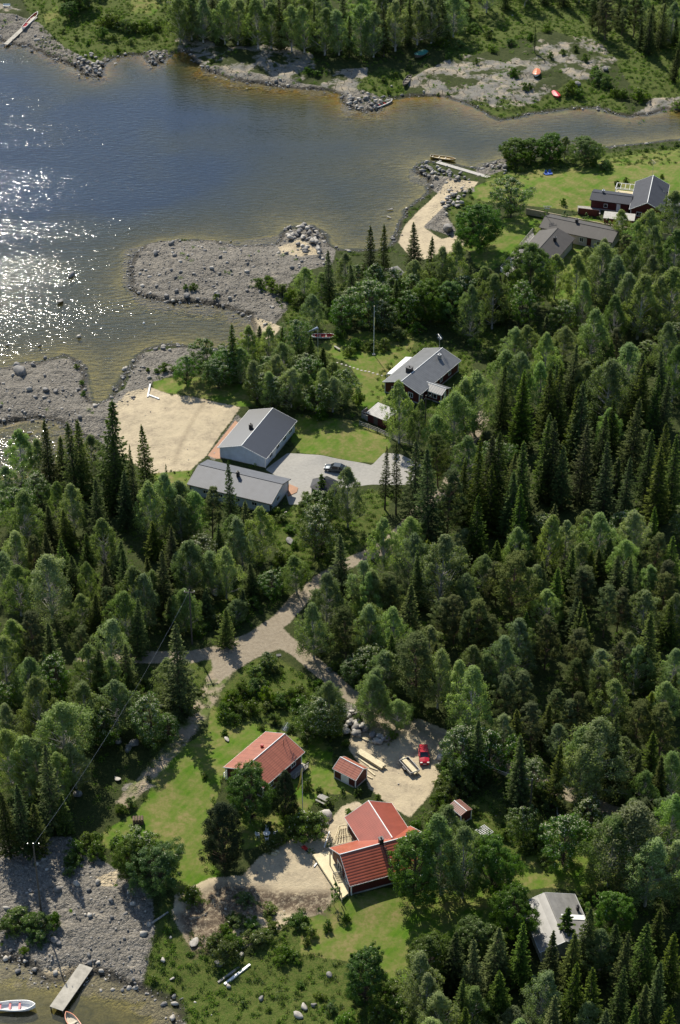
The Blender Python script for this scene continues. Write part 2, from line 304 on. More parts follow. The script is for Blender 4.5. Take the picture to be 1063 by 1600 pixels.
def gz(x,y):
    i=min(max(int(np.searchsorted(GX,x))-1,0),len(GX)-2); j=min(max(int(np.searchsorted(GY,y))-1,0),len(GY)-2)
    fu=(x-GX[i])/(GX[i+1]-GX[i]); fv=(y-GY[j])/(GY[j+1]-GY[j])
    return float((HH[i,j]*(1-fu)+HH[i+1,j]*fu)*(1-fv)+(HH[i,j+1]*(1-fu)+HH[i+1,j+1]*fu)*fv)
def at(px,py,up=0.0):               # ground point under a pixel (or the ground below a point `up` metres high seen there)
    z=2.0
    for _ in range(5):
        x,y,_z=un(px,py,z+up); z=max(gz(x,y),0.0)
    return (x,y,z)
def wz(k,x,y):
    i=min(max(int(np.searchsorted(GX,x)),0),len(GX)-1); j=min(max(int(np.searchsorted(GY,y)),0),len(GY)-1); return float(W[k][i,j])
def landat(x,y):
    i=min(max(int(np.searchsorted(GX,x)),0),len(GX)-1); j=min(max(int(np.searchsorted(GY,y)),0),len(GY)-1); return float(land[i,j])
# ---------------- ground material ----------------
def ground_material():
    m,t,out=newmat('ground_cover'); N=NT(t); tc=N.n('TexCoord').outputs['Object']
    n1=N.noise(tc,.35,6.0,.6); n2=N.noise(tc,1.6,6.0,.65); n3=N.noise(tc,6.0,4.0,.7); n0=N.noise(tc,.06,3.0)
    vor=N.n('TexVoronoi',{'Vector':tc,'Scale':1.9,'Randomness':1.0}); vd=vor.outputs['Distance']; vc=N.n('SeparateColor',{0:vor.outputs['Color']}).outputs[0]
    vor2=N.n('TexVoronoi',{'Vector':tc,'Scale':5.0}); vd2=vor2.outputs['Distance']; vc2=N.n('SeparateColor',{0:vor2.outputs['Color']}).outputs[0]
    wm=N.n('TexWave',{'Vector':N.n('Mapping',{'Vector':tc,'Rotation':(0,0,.6)}).outputs[0],'Scale':.28,'Distortion':3.0,'Detail':3.0}).outputs['Fac']
    def A(k): return N.n('Attribute',attribute_name=k).outputs['Fac']
    def msk(k,amp=.5,soft=.1):
        v=N.math('ADD',A(k),N.math('MULTIPLY',N.math('SUBTRACT',N.math('ADD',N.math('MULTIPLY',n2,.5),N.math('MULTIPLY',n3,.5)),.5),amp*2)); return N.ramp(v,.5-soft,.5+soft)
    slabk=N.math('ADD',A('slab'),N.math('MULTIPLY',N.math('SUBTRACT',N.noise(tc,.13,5.0,.65),.60),4.6))
    def tri(f,a,b): return N.mix(f,rgb(*a),rgb(*b))
    base=N.mix(N.ramp(n2,.35,.7),tri(N.ramp(n3,.35,.65),(.012,.020,.005),(.040,.055,.014)),tri(N.ramp(n3,.35,.65),(.020,.042,.006),(.085,.085,.032)))
    wild=N.mix(N.ramp(n2,.3,.65),tri(N.ramp(n3,.35,.65),(.018,.040,.005),(.070,.120,.014)),tri(N.ramp(n3,.35,.65),(.045,.075,.010),(.13,.125,.04)))
    lawn=N.mix(N.ramp(N.math('MULTIPLY_ADD',n1,.7,N.math('MULTIPLY',n0,.3)),.40,.60),N.mix(N.ramp(wm,.42,.58),tri(N.ramp(n3,.35,.65),(.048,.108,.006),(.074,.148,.010)),tri(N.ramp(n3,.35,.65),(.058,.120,.008),(.092,.160,.012))),tri(N.ramp(n2,.35,.65),(.110,.138,.026),(.205,.170,.070)))
    rk=tri(N.ramp(vc,.1,.9),(.12,.115,.10),(.34,.315,.275)); rk2=tri(vc2,(.17,.155,.13),(.38,.345,.29)); rock=N.mix(N.ramp(n2,.42,.55),rk,rk2)
    rock=N.mix(N.ramp(vd2,.45,.15),N.mix(.5,rock,rgb(.07,.065,.055)),rock); rock=N.mix(N.ramp(n1,.58,.68),rock,tri(n3,(.24,.215,.175),(.33,.295,.24)))
    slab=N.mix(N.ramp(n1,.45,.66),tri(N.ramp(n2,.3,.7),(.13,.128,.12),(.25,.235,.20)),tri(N.ramp(n2,.3,.7),(.27,.235,.18),(.42,.345,.245)))
    wv=N.n('TexWave',{'Vector':tc,'Scale':.11,'Distortion':14.0,'Detail':4.0,'Detail Scale':1.2}).outputs['Fac']; slab=N.mix(N.math('MULTIPLY',N.ramp(wv,.955,.995),N.ramp(n1,.45,.55)),slab,rgb(.045,.042,.03))
    slab=N.mix(N.ramp(n2,.58,.64),slab,rgb(.07,.075,.03))
    sand=N.mix(N.ramp(n1,.40,.65),tri(N.ramp(n3,.3,.7),(.41,.34,.225),(.51,.43,.295)),tri(N.ramp(n2,.35,.65),(.27,.225,.16),(.44,.365,.25)))
    # dug earth and gravel patches where the sand is disturbed
    dirt=N.mix(N.ramp(n2,.35,.65),tri(N.ramp(n3,.3,.7),(.19,.155,.11),(.29,.245,.18)),tri(N.ramp(n3,.3,.7),(.25,.21,.155),(.35,.30,.225)))
    track=N.mix(N.ramp(n1,.45,.6),tri(N.ramp(n2,.3,.7),(.26,.21,.15),(.34,.28,.20)),rgb(.10,.13,.035))
    pav=N.mix(N.ramp(n2,.3,.7),rgb(.36,.345,.31),rgb(.29,.28,.255))
    br=N.n('TexBrick',{'Vector':tc,'Scale':1.0,'Color1':rgb(.36,.345,.31),'Color2':rgb(.28,.27,.245),'Mortar':rgb(.2,.19,.17),'Brick Width':.42,'Row Height':.21,'Mortar Size':.012}).outputs[0]
    pav=N.mix(.6,pav,br)
    c=base
    for k,col,amp,soft in (('wild',wild,.9,.2),('lawn',lawn,.30,.07),('rock',rock,.6,.08),('slab',slab,1.15,.07),('sand',sand,.5,.08),('track',track,.8,.16),('road',dirt,.4,.1)):
        c=N.mix(msk(k,amp,soft) if k!='slab' else N.math('MULTIPLY',N.ramp(slabk,.35,.6),N.ramp(A('slab'),.35,.55)),c,col)
    c=N.mix(N.ramp(A('pave'),.47,.53),c,pav)
    c=N.mix(N.math('MULTIPLY',A('mid'),N.ramp(n2,.35,.6)),c,tri(N.ramp(n3,.3,.7),(.06,.085,.02),(.14,.14,.05)))
    pd=N.ramp(A('pale'),0,1); c=N.mix(N.math('MULTIPLY',pd,N.ramp(N.math('ADD',N.math('MULTIPLY',n2,.6),N.math('MULTIPLY',n3,.4)),.38,.52)),c,rgb(.105,.078,.054))
    # bed of the lake: ochre sand near the shore, brown-green silt deeper
    dep=N.ramp(A('depth'),.0,2.4); bed=N.mix(N.ramp(n1,.35,.65),tri(N.ramp(vc2,.2,.8),(.20,.175,.065),(.34,.30,.125)),tri(N.ramp(n2,.35,.65),(.10,.10,.045),(.25,.225,.095)))
    bed=N.mix(dep,bed,rgb(.09,.08,.04)); bed=N.mix(N.math('MULTIPLY',A('amber'),N.ramp(n1,.35,.6)),bed,rgb(.30,.17,.045)); c=N.mix(N.ramp(A('depth'),.0,.12),c,bed)
    c=N.mix(N.ramp(A('wet'),.30,.75),c,N.mix(.78,c,rgb(.035,.032,.025)))
    b=N.n('BsdfPrincipled',{'Base Color':c,'Roughness':.9,'Specular IOR Level':.12})
    hh=N.math('ADD',N.math('MULTIPLY',n3,.5),N.math('MULTIPLY',n2,.8)); hr=N.math('MULTIPLY',N.math('SUBTRACT',.6,vd),A('rock'))
    hh=N.math('ADD',hh,N.math('MULTIPLY',hr,1.4)); hh=N.math('ADD',hh,N.math('MULTIPLY',N.math('MULTIPLY',vd2,A('rock')),-.8))
    bs=N.math('SUBTRACT',.9,N.math('MULTIPLY',N.math('MAXIMUM',A('pave'),N.math('MULTIPLY',A('lawn'),.8)),.75))
    t.links.new(N.n('Bump',{'Height':hh,'Strength':bs,'Distance':.22}).outputs[0],b.inputs['Normal'])
    t.links.new(b.outputs[0],out.inputs[0]); return m
M['ground']=ground_material()
nx,ny=XX.shape
idx=np.arange(nx*ny).reshape(nx,ny)
quads=np.stack([idx[:-1,:-1],idx[1:,:-1],idx[1:,1:],idx[:-1,1:]],-1).reshape(-1,4)
ATTR={k:W[k] for k in ('lawn','wild','rock','slab','sand','track','road','pave')}
ATTR['depth']=np.clip(-HH,0,10)*(land<0)
ATTR['wet']=np.clip(1-np.abs(land)/1.6,0,1)
ATTR['amber']=np.clip((YY-478)/22,0,1)*np.clip(1-(-land-1)/9,0,1)*.85
ATTR['mid']=np.zeros(XX.shape)
for pts_,amp_ in (([(352,1050),(332,1080),(318,1110),(292,1150),(262,1185),(225,1225),(190,1260)],1.0),([(500,912),(545,885),(590,866),(625,838),(660,800),(700,770),(730,700),(760,650)],.75),([(120,1030),(206,1031),(250,1033),(300,1033),(350,1024),(400,1003),(440,975),(470,940),(500,912)],.38),([(470,1025),(500,1052),(540,1088),(590,1118),(650,1145),(720,1180),(800,1212),(870,1240),(950,1275),(1063,1310)],.42)):
    q_=[un(a,b,2.0)[:2] for a,b in pts_]; ATTR['amber']=np.clip((YY-478)/22,0,1)*np.clip(1-(-land-1)/9,0,1)*.85
ATTR['mid']=np.maximum(ATTR['mid'],amp_*np.clip(1.25-np.abs(sdf(XX,YY,q_+q_[::-1]))/.75,0,1))
ATTR['pale']=np.maximum(.42*np.clip(.5+sdf(XX,YY,road([(322,622),(304,650),(288,680),(277,705),(272,722)],.9))/.9,0,1),0)+np.clip(.5+sdf(XX,YY,wpoly([(275,1420),(300,1395),(345,1372),(400,1378),(440,1385),(520,1392),(512,1428),(455,1420),(430,1410),(400,1425),(350,1450),(345,1478),(300,1480)],3))/1.6,0,1)
vert=np.stack([XX,YY,HH],-1).reshape(-1,3)
# which named surface each cell belongs to
zone=np.zeros(XX.shape,int)
for n_,k in enumerate(('wild','lawn','rock','slab','sand','track','road','pave')): zone[W[k]>.5]=n_+1
zone[(land<-.3)]=9
zq=zone[:-1,:-1].reshape(-1)
NAMES={0:'forest_floor',1:'rough_grass_ground',2:'lawn',3:'rocky_shore_ground',4:'bedrock_slabs',5:'sand',6:'grass_track',7:'gravel_road',8:'paved_driveway',9:'lake_bed'}
def submesh(name,q,V,mats,attrs):
    u,inv=np.unique(q.ravel(),return_inverse=True); me=mesh_np(name,V[u],inv.reshape(-1,4),mats,smooth=True)
    for k,a in attrs.items():
        at_=me.attributes.new(k,'FLOAT','POINT'); at_.data.foreach_set('value',a.reshape(-1)[u].astype(np.float32))
    return link(bpy.data.objects.new(name,me))
for z_,nm in NAMES.items():
    q=quads[zq==z_]
    if len(q): tag(submesh(nm,q,vert,[M['ground']],ATTR),kind='structure')
# ---------------- water ----------------
def water_material():
    m,t,out=newmat('lake_water'); N=NT(t); tc=N.n('TexCoord').outputs['Object']
    A=lambda k:N.n('Attribute',attribute_name=k).outputs['Fac']
    mp=N.n('Mapping',{'Vector':tc,'Rotation':(0,0,R(28)),'Scale':(.55,1.5,1)}).outputs[0]
    h=N.math('ADD',N.math('MULTIPLY',N.noise(mp,.8,1.0,.5),.9),N.math('MULTIPLY',N.noise(mp,3.6,1.0,.5),.25))
    big=N.ramp(N.noise(N.n('Mapping',{'Vector':tc,'Rotation':(0,0,R(20)),'Scale':(.4,1.4,1)}).outputs[0],.05,4.0),.35,.65)
    st=N.math('MULTIPLY',N.math('MULTIPLY_ADD',big,.55,.62),A('wave'))
    bmp=N.n('Bump',{'Height':h,'Strength':st,'Distance':.21}).outputs[0]
    dep=A('depth')
    body=N.n('BsdfDiffuse',{0:N.mix(N.ramp(dep,1.1,2.7),rgb(.040,.049,.030),rgb(.012,.027,.050))}); 
    tr=N.n('BsdfTransparent',{0:N.mix(N.ramp(dep,0,2.0),rgb(.95,.94,.82),rgb(.62,.62,.40))})
    op=N.math('SUBTRACT',1.0,N.math('POWER',2.718,N.math('MULTIPLY',dep,-.6)))
    b1=N.n('MixShader',{0:op,1:tr.outputs[0],2:body.outputs[0]})
    gl=N.n('BsdfGlossy',{'Color':rgb(1,1,1),'Roughness':.08,'Normal':bmp})
    fr=N.n('Fresnel',{'IOR':1.34,'Normal':bmp}).outputs[0]
    mx=N.n('MixShader',{0:fr,1:b1.outputs[0],2:gl.outputs[0]})
    t.links.new(mx.outputs[0],out.inputs[0]); return m
M['water']=water_material()
wq=quads[((land[:-1,:-1]<1.2)&(land[:-1,:-1]>-1e8)).reshape(-1)]
wv=vert.copy(); wv[:,2]=0.0
cove=sdf(XX,YY,WATERS[2]); east=np.clip((XX+25)/70,0,1)
wave=1-np.clip(cove/2+1,0,1)*.85; wave*=np.clip((-land)/7+.25,.25,1); wave*=1-.35*east; wave*=1-.30*np.clip((YY-425)/70,0,1); wave*=.80+.32*np.clip((-XX-32)/45,0,1); wave*=1+.9*np.clip(1+sdf(XX,YY,wpoly([(-300,412),(0,412),(60,405),(115,425),(110,440),(40,438),(-300,440)]))/3,0,1)
tag(submesh('lake_water',wq,wv,[M['water']],{'depth':np.clip(-HH,0,6),'wave':wave}),kind='structure')
# ---------------- tree meshes ----------------
def quads_at(rs,C,sx,sy,out=None,bias=1.0):
    # small leaf faces at centres C, each facing a random way, leaning towards `out`
    n=len(C); nn=rs.normal(size=(n,3))
    if out is not None: nn=nn*.75+out*bias
    nn/=np.linalg.norm(nn,axis=1)[:,None]+1e-9
    u=np.cross(nn,rs.normal(size=(n,3))); u/=np.linalg.norm(u,axis=1)[:,None]+1e-9; v=np.cross(nn,u)
    sx=(sx*np.ones(n)*(.7+.6*rs.rand(n)))[:,None]/2; sy=(sy*np.ones(n)*(.7+.6*rs.rand(n)))[:,None]/2
    V=np.stack([C-u*sx,C-v*sy+u*sx*.2,C+u*sx,C+v*sy+u*sx*.2],1).reshape(-1,3)
    return V,np.arange(4*n).reshape(n,4)
def orient_quads(rs,C,D,ln,wd,up=None):
    n=len(C); D=D/(np.linalg.norm(D,axis=1)[:,None]+1e-9); r=rs.normal(size=(n,3))*.55+np.array([0,0,1.0]); v=np.cross(D,r); v/=np.linalg.norm(v,axis=1)[:,None]+1e-9
    l=(ln*(.7+.6*rs.rand(n)))[:,None]/2; w=(wd*(.7+.6*rs.rand(n)))[:,None]/2
    V=np.stack([C-D*l-v*w*.6,C+D*l*.4-v*w,C+D*l,C+D*l*.1+v*w],1).reshape(-1,3)
    return V,np.arange(4*n).reshape(n,4)
def wood(H,r,limbs,lean=(0,0),rs=None,stems=None):
    mb=MB(); pts=[]
    stems=stems or [(0,0,lean[0],lean[1],1.0)]
    for sx,sy,lx,ly,k in stems:
        prev=Vector((sx,sy,-.4)); n=6
        for i in range(1,n+1):
            t=i/n; p=Vector((sx+lx*t*t,sy+ly*t*t,H*k*.93*t)); mb.tube(prev,p,r*k*(1-.85*(i-1)/n)*(1.25 if i==1 else 1),r*k*(1-.85*i/n),7,caps=False); prev=p
    for a,b,r0 in limbs: mb.tube(a,b,r0,r0*.35,4,caps=False)
    return mb
TREE={}
def reg(kind,crown,woodmb,mats,woodmat):
    i=len(TREE.get(kind,[])); 
    me=bpy.data.meshes.new(kind+'_trunk'); me.from_pydata(woodmb.v,[],woodmb.f); me.materials.append(woodmat); me.polygons.foreach_set('use_smooth',[True]*len(woodmb.f)); me.update()
    V,F,mi,tone=crown; cm=mesh_np(kind+'_crown',V,F,mats,mi,tone); TREE.setdefault(kind,[]).append((me,cm))
def cat_(L):
    V=[];F=[];n=0
    for v,f in L: V.append(v);F.append(f+n);n+=len(v)
    return np.concatenate(V),np.concatenate(F)
def make_spruce(seed,H=16.,Rd=2.5,base=.06,dens=1.0,gap=.0,kind='spruce'):
    rs=np.random.RandomState(seed); L=[];T=[];limbs=[]; z=H*base; ph=0
    while z<H-.15:
        t=(z-H*base)/(H*(1-base)); r=Rd*(1-t)**.82*(1-.35*max(0,.12-t)/.12)+.10; nb=int(5+3*rs.rand()+(2 if t<.5 else 0)); ph+=rs.rand()*3
        for k in range(nb):
            if rs.rand()<gap: continue
            a=ph+2*math.pi*k/nb+rs.normal()*.2; rr=r*(.62+.5*rs.rand()); m=int((3+rr*7.5)*dens); s=rs.rand(m)**.6*1.0
            dr=.42*rr+.15; zz=z+rs.normal()*.12
            wd=(rs.rand(m)-.5)*(.62*rr+.2)*(1.15-s); x=s*rr; hz=zz-dr*np.sin(s*2.0)*.95+.10*s*s*rr-rs.rand(m)*.18
            C=np.stack([x*math.cos(a)-wd*math.sin(a),x*math.sin(a)+wd*math.cos(a),hz],1)
            D=np.stack([np.full(m,math.cos(a))-wd*math.sin(a)*.9,np.full(m,math.sin(a))+wd*math.cos(a)*.9,-.45+.5*s],1)+rs.normal(size=(m,3))*.25
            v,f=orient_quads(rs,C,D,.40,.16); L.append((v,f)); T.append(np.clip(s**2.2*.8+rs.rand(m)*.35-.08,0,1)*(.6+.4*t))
            if k%2==0: limbs.append(((0,0,zz),(rr*.7*math.cos(a),rr*.7*math.sin(a),zz-dr*.7),.035))
        z+=.30+.22*(1-t)*(1-.3*dens)+rs.rand()*.08
    n=14; C=np.stack([rs.normal(size=n)*.05,rs.normal(size=n)*.05,H-.9+rs.rand(n)*.95],1); v,f=orient_quads(rs,C,np.tile([0,0,1.],(n,1))+rs.normal(size=(n,3))*.3,.4,.12); L.append((v,f)); T.append(np.full(n,.7))
    V,F=cat_(L); reg(kind,(V,F,None,np.concatenate(T)),wood(H,.10+H*.008,limbs),[M['spruce']],M['bark'])
def lobes(rs,th,n=5):
    o=np.zeros_like(th)
    for k in range(2,2+n): o+=rs.normal()*np.cos(k*th+rs.rand()*6.28)/k
    return o
def make_broad(kind,seed,H,Rd,base,nclump,leaf,size,prof,mat,woodmat,bloom=0.0,droop=0.0,cr=.17,fl=.8,stems=1,lr=(.45,.95),trunk_r=None,topb=1.0):
    rs=np.random.RandomState(seed); L=[];T=[];MI=[];limbs=[]
    lean=(rs.normal()*.25,rs.normal()*.25); ph=rs.rand()*6.28; lob=rs.normal(size=6)*.35
    for i in range(nclump):
        t=rs.rand()**.85 if i>3 else (.93,.97,.99,.9)[i]
        a=rs.rand()*6.283; env=Rd*prof(t)*(1+.26*math.sin(2*a+ph+t*3)+.16*math.sin(3*a+ph*2.3+t*5)+.14*math.sin(11*t+a*2+ph))
        rad=env*(lr[0]+(lr[1]-lr[0])*rs.rand()**.6); z=H*(base+(1-base)*t)
        cx,cy=rad*math.cos(a)+lean[0]*t,rad*math.sin(a)+lean[1]*t; c=np.array([cx,cy,z])
        R_=(cr*Rd*1.25*(.65+.7*rs.rand()))*(1-.35*t); m=int(leaf*(.6+.8*rs.rand())); 
        d=rs.normal(size=(m,3)); d/=np.linalg.norm(d,axis=1)[:,None]; q=d*(R_*rs.rand(m)**.45)[:,None]*np.array([1,1,fl])
        if droop: q[:,2]-=droop*rs.rand(m)*(rs.rand(m)**1.5)*R_*2.2
        o=q/(np.linalg.norm(q,axis=1)[:,None]+1e-6)+np.array([cx,cy,z-H*(base+.4*(1-base))])/(Rd*1.2)
        v,f=quads_at(rs,c+q,size,size*.62,o,.9); L.append((v,f)); ct=rs.rand()*.35
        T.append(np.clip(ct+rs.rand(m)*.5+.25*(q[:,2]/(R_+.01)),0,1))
        mi=np.zeros(m,int)
        if bloom: mi[(rs.rand(m)<bloom*(.3+.7*t))&(q[:,2]>R_*.1*topb)&(rad>env*.45)]=1
        MI.append(mi)
        if i%2==0:
            zb=max(H*base*.6,z-rad*.9-.6); limbs.append(((lean[0]*zb/H,lean[1]*zb/H,zb),tuple(c),.025+.012*Rd*(1-t)))
    V,F=cat_(L); tr=trunk_r or (.06+H*.011); ss=None
    if stems>1: ss=[(rs.normal()*.35,rs.normal()*.35,rs.normal()*Rd*.35,rs.normal()*Rd*.35,.75+.25*rs.rand()) for _ in range(stems)]
    reg(kind,(V,F,np.concatenate(MI),np.concatenate(T)),wood(H,tr,limbs,lean,rs,ss),[mat,M['bloom']],woodmat)
for i in range(5): make_spruce(100+i,16.,2.35+.25*i,.05+.03*(i%3),1.5,.02*i)
for i in range(2): make_spruce(120+i,16.,1.9+.2*i,.24,1.0,.10,'bare_spruce')
for i in range(3): make_spruce(140+i,5.5,1.25+.15*i,.03,2.0,0,'young_spruce')
pb=lambda t:(math.sin(math.pi*min(1,(t*.9+.10))**.85)**.8)*(1-.42*t*t)+.05
for i in range(10): make_broad('birch',200+i,12.,3.15+.16*(i%4),.13+.03*(i%2),185,78,.215,pb,M['birch'],M['birchbark'],droop=.7,cr=.155,fl=1.0)
pr=lambda t:(max(0,1-(2*abs(t-.45))**2.4)**.5)*1.0+.06
for i in range(4): make_broad('rowan',300+i,9.,3.0+.2*i,.14,190,78,.21,pr,M['leafy'],M['bark'],bloom=.34,cr=.16,stems=3)
for i in range(3): make_broad('maple',330+i,11.,3.7+.2*i,.14,330,125,.205,pr,M['leafy'],M['bark'],bloom=.03,cr=.135)
pp=lambda t:(1-t)**.45*(.35+.65*min(1,t*3.2))*.95+.08
for i in range(4): make_broad('pine',400+i,13.,2.7+.2*i,.20,150,95,.19,pp,M['pine'],M['pinebark'],cr=.16,fl=.6,lr=(.2,.95),trunk_r=.15)
pq=lambda t:(math.sin(math.pi*min(1,t*.80+.20))**.7)*(1-.3*t)+.06
for i in range(2): make_broad('dense_pine',450+i,13.,4.1,.10,340,110,.20,pq,M['darkpine'],M['pinebark'],cr=.14,fl=.9,trunk_r=.2)
ps=lambda t:(max(0,1-t**2.2)**.5)*.95+.08
for i in range(4): make_broad('shrub',500+i,2.2,1.5,.02,60,70,.16,ps,M['bush'],M['bark'],bloom=.04,cr=.22,stems=3,trunk_r=.05,lr=(.1,.95))
for i in range(2): make_broad('slender_tree',520+i,6.,1.0,.2,34,50,.20,pb,M['leafy'],M['bark'],bloom=.1,cr=.30,trunk_r=.05)
H0={'spruce':16.,'bare_spruce':16.,'young_spruce':5.5,'birch':12.,'rowan':9.,'maple':11.,'pine':13.,'dense_pine':13.,'shrub':2.2,'slender_tree':6.}
KIND={'s':'spruce','S':'bare_spruce','k':'young_spruce','b':'birch','r':'rowan','m':'maple','p':'pine','P':'dense_pine','u':'shrub','d':'slender_tree'}
NAME={'spruce':'spruce_tree','bare_spruce':'spruce_tree','young_spruce':'young_spruce','birch':'birch_tree','rowan':'rowan_tree','maple':'maple_tree','pine':'pine_tree','dense_pine':'pine_tree','shrub':'shrub','slender_tree':'young_tree'}
CATG={'spruce_tree':'tree','young_spruce':'tree','birch_tree':'tree','rowan_tree':'tree','maple_tree':'tree','pine_tree':'tree','shrub':'shrub','young_tree':'tree'}
rnd=random.Random(11)
PLACED=[]     # x,y,z,kind,h,w
def plant(x,y,kind,h,wf=1.0,z=None):
    z=gz(x,y) if z is None else z
    if z<0.02: return
    vs=TREE[kind]; me,cm=vs[rnd.randrange(len(vs))]; s=h/H0[kind]; ws=(.55*s+.45)*wf if kind not in('shrub','young_spruce') else s*wf
    nm=NAME[kind]; e=empty(nm,(x,y,z-.05),rnd.random()*6.283); e.scale=(ws*(.93+.14*rnd.random()),ws*(.93+.14*rnd.random()),s)
    e.rotation_euler=(rnd.gauss(0,.025),rnd.gauss(0,.025),e.rotation_euler[2])
    t=link(bpy.data.objects.new('trunk',me),e); c=link(bpy.data.objects.new('crown',cm),e)
    PLACED.append([x,y,z,kind,h,wf,e])
